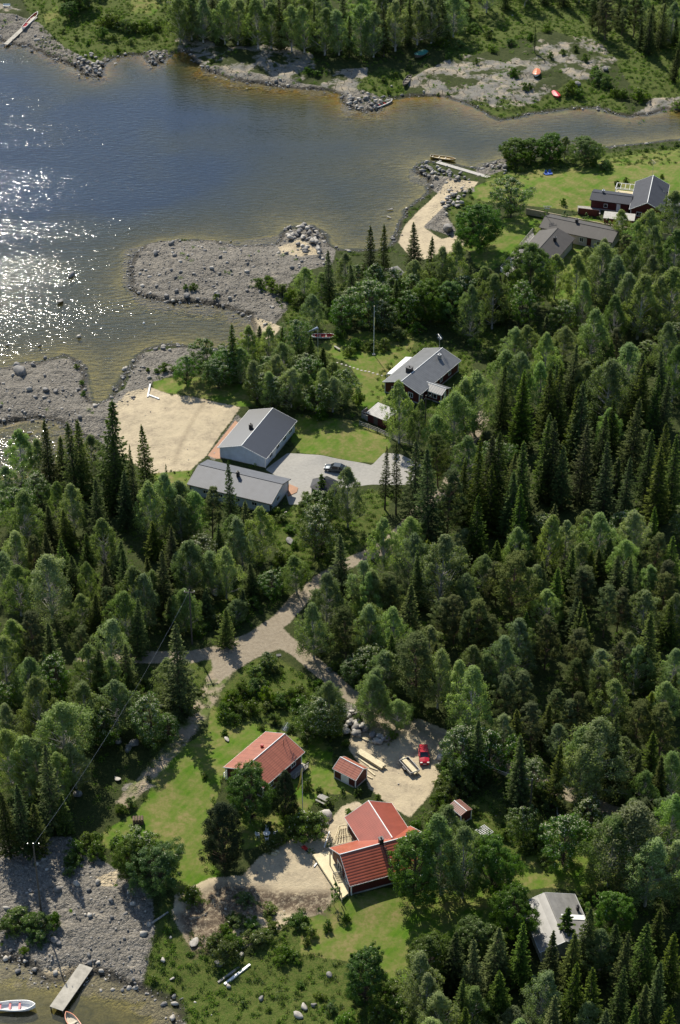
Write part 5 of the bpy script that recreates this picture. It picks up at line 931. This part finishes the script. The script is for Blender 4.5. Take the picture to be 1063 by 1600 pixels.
for k,(a,b) in enumerate((((430,1323),(441,1317)),((427,1329),(437,1333)),((424,1334),(433,1336)))): beam(('topmost','middle','lowest')[k]+' of three pale blocks of wood on the grass beside the dug yard',a,b,.35,M['newwood'],'blocks of wood beside the yard','wood_block')
# poles
def power_pole(label,top,h,cross=True,base=None):
    x,y,z=at(*top,h); e=empty('power_pole',(x,y,z),0,label,'power pole'); m=MB(); m.tube((0,0,-.4),(0,0,h),.16,.10,8); m.build('pole',M['darkwood'],e)
    if cross: m=MB(); m.box(-.9,.9,-.06,.06,h-.7,h-.55); m.build('crossarm',M['darkwood'],e)
    for s in (-.8,0,.8): m=MB(); m.tube((s,0,h-.55 if cross else h-.2),(s,0,h-.3 if cross else h+.05),.06,n=6); m.build('insulator',M['steel'],e)
    return Vector((x,y,z+h-.3))
T1=power_pole('tall wooden power pole with crossarm above the road junction',(296,921),11.6); T2=power_pole('tall wooden power pole standing on the bottom left rocks',(52,1318),13.5,False)
T3=power_pole('short wooden pole in front of the red farmhouse porch',(666,618),7,False); T4=power_pole('thin pole in front of the steep black roofed house',(1043,299),9.5,False)
T5=power_pole('wooden pole with white cap beside the dark track at lower right',(832,1217),8,False)
def cable(label,a,b,sag=1.0,r=.011):
    m=MB(); n=14; pv=None
    for i in range(n+1):
        t=i/n; p=a.lerp(b,t)-Vector((0,0,sag*4*t*(1-t)))
        if pv is not None: m.tube(pv,p,r,n=4,caps=False)
        pv=p
    return tag(m.build('overhead_cable',M['steel']),label,'cable')
cable('thin cable from the junction pole down to the pole on the bottom left rocks',T1,T2,2.0); cable('thin cable from the farmhouse pole to the woods left of the drive',T3,Vector(un(598,700,6)),.8)
cable('thin cable from the pole by the dark track to the yard trees',T5,Vector(un(700,1160,8)),1.0); cable('stay wire slanting left from the junction power pole',T1-Vector((0,0,3)),Vector(at(281,990)),.0)
cable('thin stay wire down from the pole on the bottom left rocks',T2-Vector((0,0,1.5)),Vector(at(36,1386)),.0)
def flagpole(label,top,h,base=None):
    x,y,z=at(*top,h); e=empty('flagpole',(x,y,z),0,label,'flagpole'); m=MB(); m.tube((0,0,0),(0,0,h),.075,.04,10); m.build('pole',M['white'],e)
    m=MB(); m.box(-.3,.3,-.3,.3,-.1,.25); m.build('foot',M['concrete'],e); m=MB(); m.tube((0,0,h),(0,0,h+.15),.09,n=8); m.build('finial',M['newwood'],e); return e
fp1=flagpole('tall white flagpole on the garden lawn above the red farmhouse',(585,479),11.5); fp2=flagpole('white flagpole with limp blue yellow pennant beside the red tiled house',(472,1194),10)
M['pennant']=simple('blue_yellow_pennant',(.06,.14,.32),.7,.1); M['pennyellow']=simple('yellow_cloth',(.6,.5,.08),.7,.1)
for fp,mt in ((fp2,M['pennyellow']),):
    m=MB(); pts=[(0.05,.0,9.2),(-.18,.05,7.6),(-.40,.1,6.0),(-.75,.12,4.6)]
    for p,q in zip(pts,pts[1:]): m.face([(p[0]-.14,p[1],p[2]),(p[0]+.14,p[1],p[2]),(q[0]+.12,q[1],q[2]),(q[0]-.12,q[1],q[2])])
    m.build('pennant',[mt],fp)
m=MB(); m.face([(.04,0,9),(.22,0.02,9),(.14,.03,6.8),(.05,0,7)]); m.build('pennant',M['pennyellow'],fp1)
# windsock-like blue pennant above the beached boat
x,y,z=at(487,514,6); e=empty('windsock',(x,y,z),0,'pale blue windsock pointing left above the beached red boat','windsock'); m=MB(); m.tube((1.3,0,0),(1.3,0,6.3),.05); m.build('pole',M['offwhite'],e); m=MB(); m.tube((1.3,0,6.3),(-.9,0,5.2),.28,.12,8); m.build('sock',simple('pale_blue_cloth',(.35,.42,.55),.8,.1),e)
# garden things
def chair_m(par_loc,rz,label):
    e=empty('garden_chair',par_loc,rz,label,'chair','white chairs round the garden table'); m=MB(); m.box(-.25,.25,-.25,.25,.40,.45); m.build('seat',M['white'],e)
    m=MB(); m.slab([(-.25,.24,.45),(.25,.24,.45),(.22,.36,.92),(-.22,.36,.92)],.04); m.build('backrest',M['white'],e)
    for sx in (-.22,.22):
        for sy in (-.22,.22): m=MB(); m.tube((sx,sy,0),(sx*.95,sy*.95,.40),.025,n=6); m.build('leg',M['white'],e)
        m=MB(); m.box(sx-.03,sx+.03,-.22,.28,.62,.66); m.box(sx-.02,sx+.02,-.2,-.16,.45,.62); m.build('armrest',M['white'],e)
x,y,z=at(417,1307); e=empty('garden_table',(x,y,z),0,'round white plastic table standing on the shaded lawn','table'); m=MB(); m.tube((0,0,.70),(0,0,.74),.55,n=20); m.build('tabletop',M['white'],e)
for k in range(4): a0=R(45+90*k); m=MB(); m.tube((.42*math.cos(a0),.42*math.sin(a0),0),(.36*math.cos(a0),.36*math.sin(a0),.70),.03,n=6); m.build('leg',M['white'],e)
for dx,dy,rz,nm_ in ((-1.35,.0,80,'left of'),(0,1.25,0,'beyond'),(1.3,.1,-75,'right of'),(.05,-1.0,180,'nearest side of')): chair_m((x+dx,y+dy,gz(x+dx,y+dy)),R(rz),'white plastic garden chair on the %s the round garden table'%nm_ if nm_=='nearest side of' else 'white plastic garden chair %s the round garden table'%nm_)
x,y,z=at(505,1252); e=empty('picnic_table',(x,y,z),R(-35),'grey wooden picnic table on the lawn above the large boulder','picnic table'); m=MB(); m.box(-.9,.9,-.4,.4,.70,.75); m.build('tabletop',M['greywood'],e)
for s in (-1,1): m=MB(); m.box(-.9,.9,s*.72-.14,s*.72+.14,.42,.46); m.build('bench',M['greywood'],e)
for s in (-.65,.65): m=MB(); m.plank((s,-.75,0),(s,-.2,.7),.08,.06); m.plank((s,.75,0),(s,.2,.7),.08,.06); m.box(s-.04,s+.04,-.75,.75,.36,.42); m.build('trestle',M['greywood'],e)
x,y,z=at(757,1300); e=empty('lattice_panel',(x,y,z+.15),R(-50),'pale lattice panel lying on the ground below the outhouse','panel'); m=MB()
for i in range(7): m.box(-1+i/3-.03,-1+i/3+.03,-.9,.9,0,.06); 
for i in range(6): m.box(-1.03,1.03,-.9+i*.36-.03,-.9+i*.36+.03,.06,.1)
m.build('lattice',M['offwhite'],e); m=MB(); [m.box(*b,-.1,0) for b in ((-1.05,1.05,-.95,-.88),(-1.05,1.05,.88,.95),(-1.05,-.98,-.88,.88),(.98,1.05,-.88,.88))]; m.build('frame',M['offwhite'],e)
x,y,z=at(436,1034); e=empty('mailbox',(x,y,z),R(10),'small dark mailbox on a post at the road fork','mailbox'); m=MB(); m.tube((0,0,-.1),(0,0,1.1),.05); m.build('post',M['darkwood'],e); m=MB(); m.box(-.35,.35,-.2,.2,1.1,1.4); m.slab([(-.4,-.25,1.4),(.4,-.25,1.4),(.4,.25,1.5),(-.4,.25,1.5)],.04); m.build('box',M['black'],e)
x,y,z=at(476,1328); e=empty('wheelbarrow',(x,y,z),R(-50),'red wheelbarrow left on the sand beside the dug yard','wheelbarrow'); m=MB(); m.slab([(-.4,-.3,.55),(.5,-.25,.6),(.5,.25,.6),(-.4,.3,.55)],.2); m.build('tray',M['red'],e)
m=MB(); m.tube((.6,-.05,.2),(.6,.05,.2),.2,n=12); m.build('wheel',M['rubber'],e); m=MB(); [m.plank((.6,s*.1,.2),(-1.0,s*.3,.6),.04,.04) for s in (-1,1)]; [m.plank((-.3,s*.25,.0),(-.3,s*.25,.45),.04,.04) for s in (-1,1)]; m.build('handle_frame',M['black'],e)
x,y,z=at(857,273); e=empty('blue_swing_seat',(x,y,z),R(15),'bright blue garden play seat on the upper lawn under the riverside trees','play seat'); m=MB(); m.slab([(-.9,-.5,.35),(.9,-.5,.35),(1.1,.5,.45),(-1.1,.5,.45)],.25); m.build('seat',M['blue'],e); m=MB(); [m.slab([(s*.5-.35,.45,.45),(s*.5+.35,.45,.45),(s*.5+.3,.6,1.0),(s*.5-.3,.6,1.0)],.08) for s in (-1,1)]; m.build('backrest',M['blue'],e)
x,y,z=at(217,1286); e=empty('log_pile',(x,y,z),R(5),'small brown stack of split logs at the corner of the lawn','log pile')
for i in range(4):
    for j in range(3):
        m=MB(); m.tube((-.7+i*.42,-.5,.2+j*.36),(-.7+i*.42,.5,.2+j*.36),.19,n=7); m.build('log',M['pinebark'],e)
for (px,py,l) in ((885,1000,None),):
    pass
# boundary wall between the two upper right gardens, rail fence by the woodshed
def fence(name,label,cat,pts,h,mat,solid,step=2.0,pm=None,up=0):
    P=[Vector(at(*p)) for p in pts]; e=empty(name,P[0],0,label,cat); O=P[0]
    for a,b in zip(P,P[1:]):
        a=a-O;b=b-O; m=MB()
        if solid: m.plank(a+Vector((0,0,h/2)),b+Vector((0,0,h/2)),.08,h); m.plank(a+Vector((0,0,h+.02)),b+Vector((0,0,h+.02)),.16,.06)
        else:
            for z_ in solid_h: m.plank(a+Vector((0,0,z_)),b+Vector((0,0,z_)),.06,.12)
        m.build('panel' if solid else 'rail',mat,e); n=max(1,int((b-a).length/step))
        for i in range(n): p=a.lerp(b,i/n); q=MB(); q.box(p.x-.06,p.x+.06,p.y-.06,p.y+.06,p.z-.3,p.z+h+.06); q.build('post',pm or mat,e)
    return e
M['fencetan']=striped('tan_board_wall',(.42,.35,.24),(.2,.17,.12),.2,0,.08,.8,.5,.03)
fence('boundary_fence','long tan board fence between the upper lawn and the brown roofed house','fence',[(822,335),(880,346),(940,358),(1000,368),(1060,378)],1.5,M['fencetan'],True)
solid_h=(.35,.7,1.05); fence('rail_fence','grey rail fence running past the small woodshed','fence',[(562,665),(590,676),(625,692),(655,700)],1.15,M['greywood'],False)
solid_h=(.5,.9); fence('rail_fence','low grey rail fence among the birches right of the farmhouse','fence',[(690,708),(712,698),(722,690)],1.0,M['greywood'],False)
x,y,z=at(11,11); e=empty('garden_bench',(x,y,z),R(0),'pale bench on the rock slab in the top left corner','bench'); m=MB(); m.box(-1,1,-.25,.25,.42,.48); m.build('seat',M['offwhite'],e); m=MB(); m.slab([(-1,.25,.5),(1,.25,.5),(1,.35,.9),(-1,.35,.9)],.04); m.build('backrest',M['offwhite'],e); m=MB(); [m.box(s-.05,s+.05,-.2,.2,0,.42) for s in (-.8,.8)]; m.build('leg_frame',M['greywood'],e)
x,y,z=at(527,546); e=empty('garden_bench',(x,y,z),R(-50),'dark garden bench on the lawn below the beached red boat','bench'); m=MB(); m.box(-.9,.9,-.2,.2,.42,.47); m.build('seat',M['greywood'],e); m=MB(); [m.box(s-.05,s+.05,-.18,.18,0,.42) for s in (-.7,.7)]; m.build('leg_frame',M['greywood'],e)
x,y,z=at(225,505); o=MB(); o.tube((0,0,-.15),(0,0,.25),.35,.12,12); o=o.build('mooring_buoy',M['white']); o.location=(x,y,0); tag(o,'white mooring buoy floating in the bay below the gravel spit','buoy')
# stepping stones across the farmhouse lawn
sp=[(527,567),(534,569),(541,571),(547,573),(553,575),(559,577),(565,579),(571,580),(577,581),(583,583),(590,585),(597,587),(604,588)]
for i,p in enumerate(sp):
    x,y,z=at(*p); m=MB(); n=7; a0=rnd.random(); m.slab([(.27*math.cos(6.283*k/n+a0)*(.8+.4*rnd.random()),.22*math.sin(6.283*k/n+a0),.06) for k in range(n)],.1); o=m.build('stepping_stone',M['palestone']); o.location=(x,y,z); tag(o,'flat pale stepping stone, one of a curved row across the farmhouse lawn','stepping stone','stepping stones across the farmhouse lawn')
# ---------------- stones ----------------
import bmesh
def rock_template(seed,sub=2):
    bm=bmesh.new(); bmesh.ops.create_icosphere(bm,subdivisions=sub,radius=1.0); rs=np.random.RandomState(seed); k=[rs.normal(size=3) for _ in range(12)]; k=[v/np.linalg.norm(v) for v in k]; off=[.52+.30*rs.rand() for _ in k]
    for v in bm.verts:
        p=np.array(v.co)
        for d,o in zip(k,off):
            s=p@d
            if s>o: p=p-d*(s-o)
        p*=1+.035*rs.normal(); v.co=(p[0],p[1]*.85,p[2]*.68)
    bm.verts.ensure_lookup_table(); V=np.array([v.co[:] for v in bm.verts]); F=np.array([[v.index for v in f.verts] for f in bm.faces]); bm.free(); return V,F
RT=[rock_template(700+i,2 if i<6 else 1) for i in range(12)]
RM=[]
for i in range(6):
    for mt in ('stone','palestone'):
        me=mesh_np('boulder',RT[i][0],RT[i][1],[M[mt]],smooth=False); RM.append(me)
def boulder(px,py,size,label,group=None,pale=None,sink=.25,el=1.0,loc=None):
    x,y,z=loc or at(px,py); pale=rnd.random()<.35 if pale is None else pale; me=RM[rnd.randrange(6)*2+(1 if pale else 0)]
    o=link(bpy.data.objects.new('boulder',me)); s=size/2; o.location=(x,y,max(z,-.1)+s*.68*(1-2*sink)); o.rotation_euler=(rnd.gauss(0,.2),rnd.gauss(0,.2),rnd.random()*6.28); o.scale=(s*el,s,s*(.4 if 'flat' in label or 'slab' in label else 1)); return tag(o,label,'boulder',group)
SINGLE=[(33,585,3.9,'huge rounded grey boulder on the left stony headland',1.2,0),(27,573,2.8,'dark boulder just above the huge one on the left headland',1,0),(53,572,2,'dark pointed boulder right of the huge one on the left headland',1,0),(71,611,2.4,'dark tilted boulder in the middle of the left stony headland',1,0),(88,613,2,'grey boulder next to the tilted one on the left headland',1,0),
 (62,541,1.4,'small dark boulder in the glittering water off the left headland',1,0),(124,527,1.8,'pale domed boulder standing in the water off the left headland',1,1),(95,472,2.6,'flat low rock awash in the bay between spit and headland',1.6,0),(111,432,2.4,'low rock at the right end of the glittering shoal',1.5,0),(12,540,1.2,'small stone in the glitter at the left edge',1,0),
 (243,398,2.6,'large grey boulder near the tip of the gravel spit',1,0),(268,382,2.4,'dark boulder on the upper edge of the gravel spit',1.2,0),(292,464,2.8,'largest boulder on the lower edge of the gravel spit',1.1,0),(276,456,2,'round boulder left of the largest one on the spit',1,0),(260,464,2.2,'dark boulder left along the lower edge of the spit',1.1,0),(332,420,1.8,'pale lone boulder in the middle of the gravel spit',1.2,1),(310,468,1.5,'boulder right of the largest one on the spit edge',1.2,0),(361,378,1.0,'small stone in the water above the gravel spit',1,0),
 (355,411,1.3,'pale stone high on the gravel spit',1,1),(345,402,1.6,'grey stone left of the pale one high on the gravel spit',1,0),(46,677,1.6,'flat stone in the small pond at the left edge',1.3,0),
 (243,547,1.8,'first round boulder of three on the beach headland shore',1,0),(255,546,2.0,'second round boulder of three on the beach headland shore',1,0),(266,548,1.5,'third boulder of three on the beach headland shore',1,1),
 (503,1282,3.9,'very large pale round boulder left of the large red house',1,1),(510,1288,2.0,'tan boulder behind the very large pale one',1,1),(691,1186,2.6,'upper of two pale boulders beside the red car',1.3,1),(687,1199,2.2,'lower of two pale boulders beside the red car',1,1),(700,1190,1.5,'grey boulder right of the two beside the red car',1,0),
 (210,1164,3.2,'large dark boulder in the woods left of the lawn',1,0),(200,1172,2.4,'mossy boulder leaning below the large dark one in the woods',1.2,0),(186,1160,2.2,'dark boulder left of the large one in the woods',1,0),(252,1105,1.6,'round boulder at the foot of the small rowan by the track',1,0),(122,1243,2.6,'dark boulder in the deep shade of the lower left woods',1,0),(184,1218,1.8,'flat pale stone in the shade beside the lawn corner',1.5,1),
 (355,1157,1.6,'pale flat stone beside the small bush above the red tiled house',1.3,1),(303,1474,2.3,'pale split slab of rock below the dug earth bank',1.5,1),(66,1464,1.9,'pale boulder left of the pair on the bottom left beach',1,1),(86,1470,2.0,'rounder of the pair of boulders on the bottom left beach',1,0),(93,1475,1.4,'smaller of the pair of boulders on the bottom left beach',1,0),
 (357,1542,1.4,'white round stone just below the two timber beams',1,1),(409,1561,1.5,'grey stone in the rough grass above the bottom edge',1,0),(255,1501,1.4,'pale stone alone on the dark grass bank above the cove',1.2,1),(267,1466,.9,'small pale stone high on the dark grass bank',1,1),(270,1530,1.0,'small stone at the foot of the grass bank above the cove',1.3,1),
 (270,1592,1.8,'tan round boulder at the waterline of the bottom cove',1,1),(342,1507,2.4,'grey boulder beside the bushes above the two timber beams',1,0),(376,1494,2.0,'pale boulder between bushes above the two timber beams',1,1),(515,1526,1.8,'grey boulder on the slope left of the bottom round tree',1,0),(475,1575,1.6,'pale angular boulder in the rough grass at the bottom',1.5,1),(467,1588,1.9,'big pale outcrop boulder at the bottom edge',1.4,1),(490,1572,1.5,'upright grey stone right of the angular boulder at the bottom',1,0),
 (515,1048,1.8,'grey boulder under the birches right of the road fork',1.2,0),(337,928,2.2,'mossy pale boulder under birches above the road',1.3,1),(367,945,1.6,'pale stone beside the bush above the road',1,1),(344,973,1.3,'small pale stone in the shrubs above the road',1,1),(454,847,2.2,'flat mossy rock in the clearing below the garage',1.6,0),
 (897,222,.1,None,1,0),(612,135,1.3,'pale stone on the grassy point by the moored boat',1,1),(547,151,1.8,'palest large stone at the tip of the stone point',1,1),(556,160,1.7,'grey block low on the stone point',1,0),(561,171,1.5,'lowest pale stone of the stone point',1.2,1),(386,139,1.0,'lone stone in the brown water off the upper rock slabs',1,1),(181,100,1.3,'pale flat stone in the water off the upper left point',1.5,1),
 (700,360,3.6,'dark block of rock at the back of the small beach',1.3,0),(903,133,3.0,'dark boulder on the bedrock left of the bushes',1,0),(947,110,2.8,'dark squared boulder under the pine on the bedrock',1,0),(610,328,1.4,'flat rock in the shallow water off the small beach',1.8,0),(608,340,1.2,'tan slab in the shallow water off the small beach',1.8,1),(884,1280,2.0,'pale round boulder beside the dark track at lower right',1,1),
 (593,838,1.3,'round pale boulder beside the track below the drive',1,1),(470,790,1.4,'pale stone at the corner of the garage',1,1),(447,802,1.2,'small pale stone below the garage gable',1,1)]
for px,py,s,l,el,pl in SINGLE:
    if l: boulder(px,py,s*(.95 if s>3.5 else .72),l,None,bool(pl),.22,el)
PILES=[('stones heaped on the upper left point','grey stone in the heap on the upper left point',[(110,95),(132,82),(160,95),(163,112),(148,121),(125,112)],30,(.9,1.7)),
 ('stones heaped on the second upper point','grey stone in the small heap between the two upper bays',[(230,82),(258,80),(260,95),(242,103),(230,96)],14,(.8,1.4)),
 ('boulders piled at the end of the gravel spit','boulder in the pile at the right end of the gravel spit',[(437,362),(470,352),(492,356),(508,375),(505,400),(475,400),(460,380)],44,(.95,1.9)),
 ('boulders lining the boardwalk jetty','boulder lining the long boardwalk jetty',[(650,257),(680,254),(720,266),(738,276),(735,288),(705,285),(668,277),(652,268)],42,(.8,1.5)),
 ('boulders on the bank below the upper lawn','boulder on the bank between small beach and upper lawn',[(703,292),(725,290),(728,310),(715,330),(700,345),(690,325)],30,(.8,1.6)),
 ('stones at the stone point','stone in the heap at the moored white boat',[(537,148),(560,142),(600,152),(590,170),(560,172),(540,162)],26,(.8,1.5)),
 ('rubble above the sandy yard','pale rubble stone heaped above the sandy yard',[(532,1112),(560,1115),(565,1135),(600,1152),(620,1152),(610,1165),(570,1160),(540,1148)],34,(.9,1.8)),
 ('stones at the river mouth garden','stone at the garden corner by the boardwalk',[(752,262),(775,254),(795,262),(790,272),(770,266)],12,(.8,1.4))]
for grp,lab,poly,n,(s0,s1) in PILES:
    xs=[p[0] for p in poly]; ys=[p[1] for p in poly]; k=0; tr=0
    while k<n and tr<2000:
        tr+=1; px=rnd.uniform(min(xs),max(xs)); py=rnd.uniform(min(ys),max(ys))
        if not inpoly(px,py,poly): continue
        x,y,z=at(px,py); boulder(0,0,rnd.uniform(s0,s1),lab,grp,rnd.random()<.5,.15,1.15,loc=(x,y,max(z,.0)+rnd.random()*.35)); k+=1
def merged(name,templates,items,mats,label,cat,mi=None):
    V=[];F=[];MI=[];n=0; rs=np.random.RandomState(5)
    for (x,y,z,s,m_) in items:
        v,f=templates[rs.randint(len(templates))]; a=rs.rand()*6.28; c,q=math.cos(a),math.sin(a); v=v*np.array([s*(.8+.5*rs.rand()),s,s*(.7+.5*rs.rand())]); v=np.stack([v[:,0]*c-v[:,1]*q,v[:,0]*q+v[:,1]*c,v[:,2]],1)+np.array([x,y,z]); V.append(v);F.append(f+n);n+=len(v);MI.append(np.full(len(f),m_))
    me=mesh_np(name,np.concatenate(V),np.concatenate(F),mats,np.concatenate(MI),smooth=False); return tag(link(bpy.data.objects.new(name,me)),label,cat,kind='stuff')
items=[]; rs=np.random.RandomState(77)
cand=np.stack([rs.uniform(-100,100,260000),rs.uniform(190,585,260000)],1); ii=np.searchsorted(GX,cand[:,0]); jj=np.searchsorted(GY,cand[:,1])
ld=land[ii,jj]; rk=W['rock'][ii,jj]; sn=W['sand'][ii,jj]; hz_=HH[ii,jj]; lw=W['lawn'][ii,jj]; sb=W['slab'][ii,jj]; cl=vnoise(cand[:,0],cand[:,1],31,4.0)+.5
p=np.where(rk>.5,.34*np.clip(cl*1.7-.2,0.05,1),0)+np.exp(-((ld-.1)/.8)**2)*.75*(1-.75*sn)*(1-.4*sb)+.02*W['wild'][ii,jj]*(cl>.75)+.03*np.where((sn>.5),1,0)*(cl>.7)
p*=np.where(lw>.5,.0,1); ok=(rs.rand(len(cand))<p)&(ld>-2.2)
for (x,y),z,r_ in zip(cand[ok],hz_[ok],rk[ok]):
    s=.10+.22*rs.rand()**2.2+(.55*rs.rand() if rs.rand()<.12 else 0); items.append((x,y,z+s*.15,s,0 if rs.rand()<.6 else 1))
print('small stones',len(items))
merged('shore_stones',RT[6:],items[:26000],[M['stone'],M['palestone']],'small loose stones and pebbles scattered along the shores and rocky ground','stones')
# ---------------- low growth ----------------
def leafmass(name,items,mat,label,cat,seed,up=.0,size=.22,blade=False):
    rs=np.random.RandomState(seed); V=[];F=[];T=[];n=0
    for x,y,z,r,h,m_ in items:
        q=rs.normal(size=(m_,3)); q/=np.linalg.norm(q,axis=1)[:,None]; q*=rs.rand(m_)[:,None]**.5; q[:,2]=np.abs(q[:,2]); C=q*np.array([r,r,h])+np.array([x,y,z])
        if blade: v,f=orient_quads(rs,C*np.array([1,1,0])+np.array([0,0,z+h*.4]),rs.normal(size=(m_,3))*.45+np.array([0,0,1.]),h*1.1,.09)
        else: v,f=quads_at(rs,C,size,size*.65,q+np.array([0,0,.6]),.8)
        V.append(v);F.append(f+n);n+=len(v);T.append(np.clip(rs.rand()*.5+rs.rand(m_)*.5,0,1))
    me=mesh_np(name,np.concatenate(V),np.concatenate(F),[mat],tone=np.concatenate(T)); return tag(link(bpy.data.objects.new(name,me)),label,cat,kind='stuff')
cand=np.stack([rs.uniform(-100,102,60000),rs.uniform(190,590,60000)],1); ii=np.searchsorted(GX,cand[:,0]); jj=np.searchsorted(GY,cand[:,1]); g=lambda k:W[k][ii,jj]
forest=(g('lawn')<.1)&(g('rock')<.1)&(g('sand')<.1)&(g('road')<.1)&(g('pave')<.1)&(g('track')<.1)&(g('slab')<.1)&(land[ii,jj]>1.2)
cl=vnoise(cand[:,0],cand[:,1],41,5.0)+.5; wl_=g('wild')>.4; ok=forest&(rs.rand(len(cand))<np.where(wl_,1.0,.40)*np.clip(cl*1.8-.3,.03,1))
okr=(g('rock')>.5)&(land[ii,jj]>3)&(cl>.62)&(rs.rand(len(cand))<.05)
okb=(g('slab')>.5)&(cl>.6)&(rs.rand(len(cand))<.35)
for cx,cy,r_,z0 in SITES: ok&=np.hypot(cand[:,0]-cx,cand[:,1]-cy)>r_*.9
it=[(x,y,gz(x,y)-.05,rs.uniform(.3,1.0),rs.uniform(.2,.8)*(.6+.8*rs.rand()),int(rs.uniform(22,50))) for x,y in cand[ok|okr|okb]]
print('undergrowth',len(it))
leafmass('undergrowth',it,M['bush'],'low leafy undergrowth covering the forest floor and rough banks','undergrowth',9)
shorel=(land[ii,jj]>.4)&(land[ii,jj]<2.6)&(g('rock')<.3)&(g('sand')<.3)&(g('slab')<.3)&(rs.rand(len(cand))<.6)
gt=(wl_&(rs.rand(len(cand))<.95))|shorel|((g('lawn')>.2)&(g('lawn')<.8)&(rs.rand(len(cand))<.7))
it=[(x,y,gz(x,y)-.03,.5,rs.uniform(.15,.6),20) for x,y in cand[gt&(g('road')<.2)&(g('pave')<.1)&(land[ii,jj]>.4)]]
print('grass tufts',len(it))
leafmass('tall_grass',it,M['grassblade'],'tall rough grass along the banks, shores and lawn edges','grass',10,blade=True)
# ---------------- labels of the trees and shrubs ----------------
TYPE={'spruce_tree':'dark spruce','young_spruce':'small young spruce','birch_tree':'pale leafy birch','rowan_tree':'rowan with cream blossom','maple_tree':'dense round maple','pine_tree':'olive green pine','shrub':'green shrub','young_tree':'slim young tree'}
AREAS=[('at the top edge forest',lambda x,y:y<100 and x<720),('in the top right forest',lambda x,y:y<60 and x>=720),('by the bedrock across the river',lambda x,y:y<200),
 ('on the upper right lawns',lambda x,y:y<400 and x>700 and y<360),('between the bay and flagpole garden',lambda x,y:y<515 and 400<x<760),('in the grove above the blue house',lambda x,y:y<690 and x<570 and x>330),('by the beach and spit',lambda x,y:y<600 and x<=330),
 ('beside the red farmhouse',lambda x,y:y<690 and 570<=x<700),('below the brown roofed house',lambda x,y:y<560 and x>=740),
 ('below the paved drive',lambda x,y:430<x<600 and y<905),('around the road junction',lambda x,y:280<x<560 and 905<=y<1110),
 ('around the red tiled house',lambda x,y:300<x<560 and 1110<=y<1350),('in the dug up yard',lambda x,y:260<x<560 and 1350<=y<1530),('along the bottom edge',lambda x,y:300<x<660 and y>=1530),('around the bottom left rocks',lambda x,y:x<=300 and y>=1290),
 ('around the sandy yard',lambda x,y:560<=x<760 and 1150<y<1345),('beside the large red house',lambda x,y:560<=x<760 and 1345<=y<1480),('around the grey roofed house',lambda x,y:x>=740 and 1345<=y)]
BANDL=[(780,'nearest the pond'),(840,'level with the drive'),(890,'above the junction'),(940,'upper middle'),(990,'level with the junction'),(1050,'below the junction'),(1110,'beside the track'),(1170,'level with the tiled house'),(1240,'beside the lawn'),(9999,'lowest rows')]
BANDR=[(600,'level with the farmhouse roof'),(650,'level with the farmhouse porch'),(690,'just below the farmhouse'),(730,'level with the blue house'),(770,'level with the drive'),(810,'just below the drive'),(850,'far below the drive'),(890,'above the junction'),(930,'just above the junction'),(970,'level with the junction'),(1010,'just below the junction'),(1050,'below the fork'),(1090,'well below the fork'),(1130,'above the red car'),(1180,'level with the red car'),(1240,'below the red car'),(1300,'level with the outhouse'),(1360,'below the outhouse'),(9999,'lowest rows')]
ORD=['first','second','third','fourth','fifth','sixth','seventh','eighth','ninth','tenth','eleventh','twelfth','thirteenth','fourteenth','fifteenth','sixteenth','seventeenth','eighteenth','nineteenth','twentieth']
buck={}
for P in PLACED:
    px,py=proj(P[0],P[1],P[2]); nm=NAME[P[3]]
    for a_,f in AREAS:
        if f(px,py): ar=a_; sub=None; break
    else:
        if px<430: ar='in the left woods'; sub=next(l for yy,l in BANDL if py<yy)
        else: ar='in the right woods'; sub=next(l for yy,l in BANDR if py<yy)
    if sub is None and nm!='zz': sub=''
    buck.setdefault((nm,ar,sub),[]).append((px,py,P))
for (nm,ar,sub),L in buck.items():
    L.sort(key=lambda q:q[0]); n=len(L); 
    def setl(L,pre):
        n=len(L)
        for i,(px,py,P) in enumerate(L):
            t_=TYPE[nm]
            if n==1: lab='%s %s'%(t_,ar)
            elif n==2: lab='%s %s, %s'%(t_,ar,'left one' if i==0 else 'right one')
            else: lab='%s %s, %s'%(t_,ar,('leftmost' if i==0 else 'rightmost' if i==n-1 else ORD[i]+' from left' if i<n/2 else (ORD[n-1-i] +' from right')))
            if pre: lab+=', '+pre
            P[6]['label']=lab; P[6]['category']=CATG[nm]; P[6]['group']=(nm.replace('_',' ')+'s '+ar)
    if n>14 and sub=='':
        L.sort(key=lambda q:q[1]); k=math.ceil(n/12); names={2:['upper row','lower row'],3:['upper row','middle row','lower row'],4:['top row','second row','third row','bottom row']}.get(k,['row %d from top'%(i+1) for i in range(k)])
        for i in range(k): c=sorted(L[i*n//k:(i+1)*n//k],key=lambda q:q[0]); setl(c,names[i])
    else: setl(L,sub)
import collections
cnt=collections.Counter(NAME[P[3]] for P in PLACED); print('plants',len(PLACED),dict(cnt))
